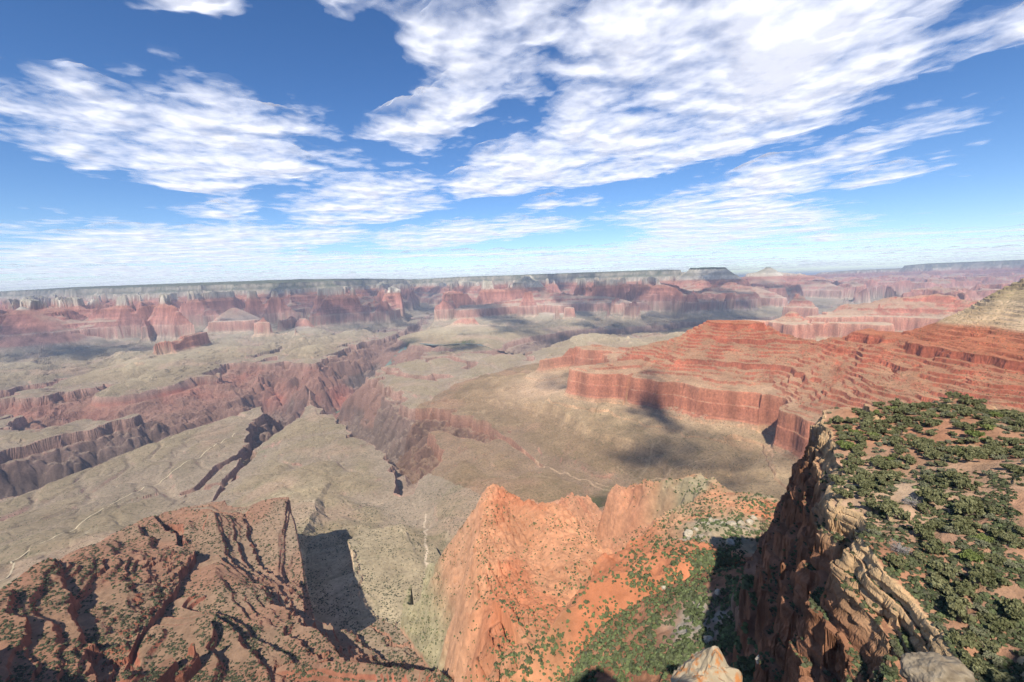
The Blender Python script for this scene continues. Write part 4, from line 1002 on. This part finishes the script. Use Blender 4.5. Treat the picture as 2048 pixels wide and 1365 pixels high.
def big_rock(name, px, py, dist, size, label, lichen):
    d = ray(px, py); t = dist; p = d * t + np.array([0, 0, ZC])
    g = NT(name + '_stone'); tc = g.n('ShaderNodeTexCoord'); co = tc.outputs['Object']
    n = g.n('ShaderNodeTexNoise'); g.l(co, n.inputs['Vector']); n.inputs['Scale'].default_value = 3; n.inputs['Detail'].default_value = 7
    c = g.mix(g.mapr(n.outputs[0], .3, .7, 0, 1, False), lib(*((160, 142, 114) if lichen else (122, 108, 90))), lib(*((192, 174, 144) if lichen else (168, 152, 128))))
    if lichen:
        n2 = g.n('ShaderNodeTexNoise'); g.l(co, n2.inputs['Vector']); n2.inputs['Scale'].default_value = 2.6; n2.inputs['Detail'].default_value = 8; n2.inputs['Roughness'].default_value = .7
        c = g.mix(g.mapr(n2.outputs[0], .50, .60), c, lib(190, 130, 82))
    b = g.n('ShaderNodeBump'); b.inputs['Strength'].default_value = .8; b.inputs['Distance'].default_value = .06; g.l(n.outputs[0], b.inputs['Height'])
    df = g.n('ShaderNodeBsdfDiffuse'); g.l(c, df.inputs[0]); g.l(b.outputs[0], df.inputs['Normal']); g.l(df.outputs[0], g.out.inputs[0])
    me = rock_mesh(name, 77 if lichen else 91, 5, .16 if lichen else .13, 1.0); me.materials.append(g.m)
    o = bpy.data.objects.new(name, me); COL.objects.link(o); o.location = p; o.scale = size
    tag(o, label, 'rock')
    return o
lib = lin
big_rock('lichen_rock', 1412, 1420, 9.5, (.62, .6, .95), 'cream rock tip with orange lichen at the bottom edge of the photo', True)
big_rock('ledge_rock', 1872, 1352, 62, (2.6, 2.2, 2.4), 'grey white weathered rock block in the lower right corner beside the bushes', False)

# ---------------------------------------------------------------- scrub: thousands of small bushes on the red slopes, and the farther plants of the promontory
def scatter_scrub():
    r_ = np.random.RandomState(5); PX, PY, SZ, TN = [], [], [], []
    n = 95000
    px = r_.rand(n) * 2100 - 20; py = 940 + r_.rand(n) * 440
    d = np.stack([(px - 1024) / FPX, -(py - 682.5) / FPX, -np.ones(n)], -1) @ CAMR.T
    az = np.arctan2(d[:, 0], d[:, 1]); el = np.arctan2(d[:, 2], np.hypot(d[:, 0], d[:, 1]))
    j = np.clip(np.searchsorted(GAZ, az), 0, len(GAZ) - 1)
    out = []
    order = np.argsort(j); 
    for q in order:
        k = int(np.argmax((GE[:, j[q]] >= el[q]) & (GR[:, j[q]] > 5)))
        jj = j[q]; g_ = GG[k, jj]; nz = GN[k, jj, 2]; x, y, z = GX[k, jj], GY[k, jj], GZ[k, jj]; r = GR[k, jj]
        if r > 1900 or nz < .36: continue
        p_ = 0; s_ = .5 + .9 * r_.rand() ** 2; tone = r_.rand() * .5
        cl = .5 + .9 * float(CLN[min(int(py[q]) - 900, 599), min(max(int(px[q]), 0), 2099)])
        if g_ == REGI[R1]: p_ = .8 * cl; s_ *= 1.45; tone = r_.rand() * .35
        elif g_ == REGI[R2]:
            rt = sstep(0, 60, x - np.interp(y, [100, 150, 250, 400, 700], [30, 34, 60, 120, 220])); lf = sstep(-10, -60, x - np.interp(y, [130, 300, 450, 700], [-6, -14, -30, -45]))
            p_ = (.36 + .5 * rt + .3 * lf) * cl; s_ *= 1.1 + .3 * rt; tone = .35 + .65 * r_.rand()
        elif g_ == REGI[WR]:
            dr = 2100 - z
            p_ = (.85 if dr > 60 else .55) * cl; s_ *= (1.2 if dr > 60 else .5); tone = (.3 if dr > 60 else 0) + r_.rand() * .7
        elif g_ == REGI[FL]: p_ = .25 * cl; s_ *= 1.1; tone = .1 + r_.rand() * .4
        if r_.rand() < p_: out.append((x, y, z, s_ * (1 + r / 2600), tone))
    return np.array(out)
_u, _v = np.meshgrid(np.arange(2100.), np.arange(600.)); CLN = fbm(_u, _v, 60, 3, 601)
SC = scatter_scrub()
print('scrub', len(SC))
def build_scrub():
    # each bush: a ragged dome of 14 leaf-spray quads
    r_ = np.random.RandomState(8); n = len(SC); K = 14
    d = r_.randn(n, K, 3); d /= np.linalg.norm(d, axis=2, keepdims=True); d[..., 2] = np.abs(d[..., 2])
    c = SC[:, None, :3] + d * SC[:, None, 3:4] * np.array([.8, .8, .6]) * (.5 + .5 * r_.rand(n, K, 1))
    a = r_.randn(n, K, 3); a -= (a * d).sum(-1, keepdims=True) * d * .7; a /= np.linalg.norm(a, axis=2, keepdims=True) + 1e-9
    b = np.cross(a, d); s = SC[:, None, 3:4] * (.28 + .22 * r_.rand(n, K, 1)); b *= .8
    co = np.stack([c - a * s - b * s, c + a * s - b * s, c + a * s + b * s, c - a * s + b * s], 2).reshape(-1, 3)
    t = SC[:, 4] + .12 * r_.randn(n); t = np.clip(t, 0, 1)[:, None]
    k0, k1, k2 = C(92, 90, 70), C(98, 103, 72), C(114, 124, 80)
    col = np.where(t < .5, k0 + (k1 - k0) * t * 2, k1 + (k2 - k1) * (t * 2 - 1)); col = col * (.75 + .5 * r_.rand(n, 1))
    g = NT('scrub'); at = g.n('ShaderNodeAttribute', attribute_name='Col'); df = g.n('ShaderNodeBsdfDiffuse'); g.l(at.outputs['Color'], df.inputs[0]); g.l(df.outputs[0], g.out.inputs[0])
    o = mesh_np('scrub', co, np.arange(len(co)).reshape(-1, 4), g.m, np.repeat(col, K * 4, 0))
    tag(o, 'low green scrub dotted over the red slopes and talus', 'scrub', kind='stuff')
build_scrub()

# ---------------------------------------------------------------- trail and river
def ribbon(name, pts, width, mat, label, lift):
    P2 = []
    for (a, b) in zip(pts[:-1], pts[1:]):
        m = max(2, int(math.hypot(b[0] - a[0], b[1] - a[1]) / 14))
        for q in range(m): P2.append((a[0] + (b[0] - a[0]) * q / m, a[1] + (b[1] - a[1]) * q / m))
    P2 = np.array(P2 + [pts[-1][:2]])
    P2[1:-1] += np.stack([perlin(P2[1:-1, 0] / 70, P2[1:-1, 1] / 70, 701), perlin(P2[1:-1, 0] / 70, P2[1:-1, 1] / 70, 703)], -1) * 7
    t = np.gradient(P2, axis=0); t /= np.linalg.norm(t, axis=1, keepdims=True); nrm = np.stack([-t[:, 1], t[:, 0]], -1)
    rows = [P2 + nrm * width * k for k in (-.5, 0, .5)]
    zz = [ground_at(r_[:, 0], r_[:, 1])[0] for r_ in rows]
    top = np.maximum.reduce(zz) + lift if lift < 5 else np.full(len(P2), lift)
    co = np.concatenate([np.column_stack([r_, top]) for r_ in rows]); n = len(P2); i = np.arange(n - 1)
    f = np.concatenate([np.stack([i + a * n, i + 1 + a * n, i + 1 + (a + 1) * n, i + (a + 1) * n], -1) for a in (0, 1)])
    o = mesh_np(name, co, f, mat); tag(o, label, name, kind='structure'); return o
MAT_TRAIL = simple_mat('trail_dust', (196, 176, 140), (208, 188, 152), .1, .05)
tp = [hit(*p)[0] for p in [(-20, 1185), (10, 1158), (28, 1138), (22, 1128), (120, 1070), (240, 1000), (350, 940), (430, 890), (468, 868)]]
ribbon('trail', tp, 5, MAT_TRAIL, 'thin pale trail running straight across the tan plateau', .7)

def river():
    g = NT('river_water'); b = g.n('ShaderNodeBsdfPrincipled'); b.inputs['Base Color'].default_value = (*lin(104, 118, 96), 1); b.inputs['Roughness'].default_value = .25; g.l(b.outputs[0], g.out.inputs[0])
    pts = [p for p in VALLEYS[0][2]]
    P2 = []
    for a, b_ in zip(pts[:-1], pts[1:]):
        for q in range(12): P2.append([a[k] + (b_[k] - a[k]) * q / 12 for k in range(3)])
    P2 = np.array(P2); P2[:, 2] = ground_at(P2[:, 0], P2[:, 1])[0]
    zz = np.minimum.accumulate(P2[::-1, 2])[::-1] * 0 + np.convolve(np.pad(P2[:, 2], 6, 'edge'), np.ones(13) / 13, 'valid')
    t = np.gradient(P2[:, :2], axis=0); t /= np.linalg.norm(t, axis=1, keepdims=True); n_ = np.stack([-t[:, 1], t[:, 0]], -1)
    co = np.concatenate([np.column_stack([P2[:, :2] + n_ * k, zz + 9]) for k in (-42, 42)]); n = len(P2); i = np.arange(n - 1)
    o = mesh_np('river', co, np.stack([i, i + 1, i + 1 + n, i + n], -1), g.m)
    tag(o, 'narrow green brown river at the bottom of the dark inner gorge', 'river', kind='structure')
river()
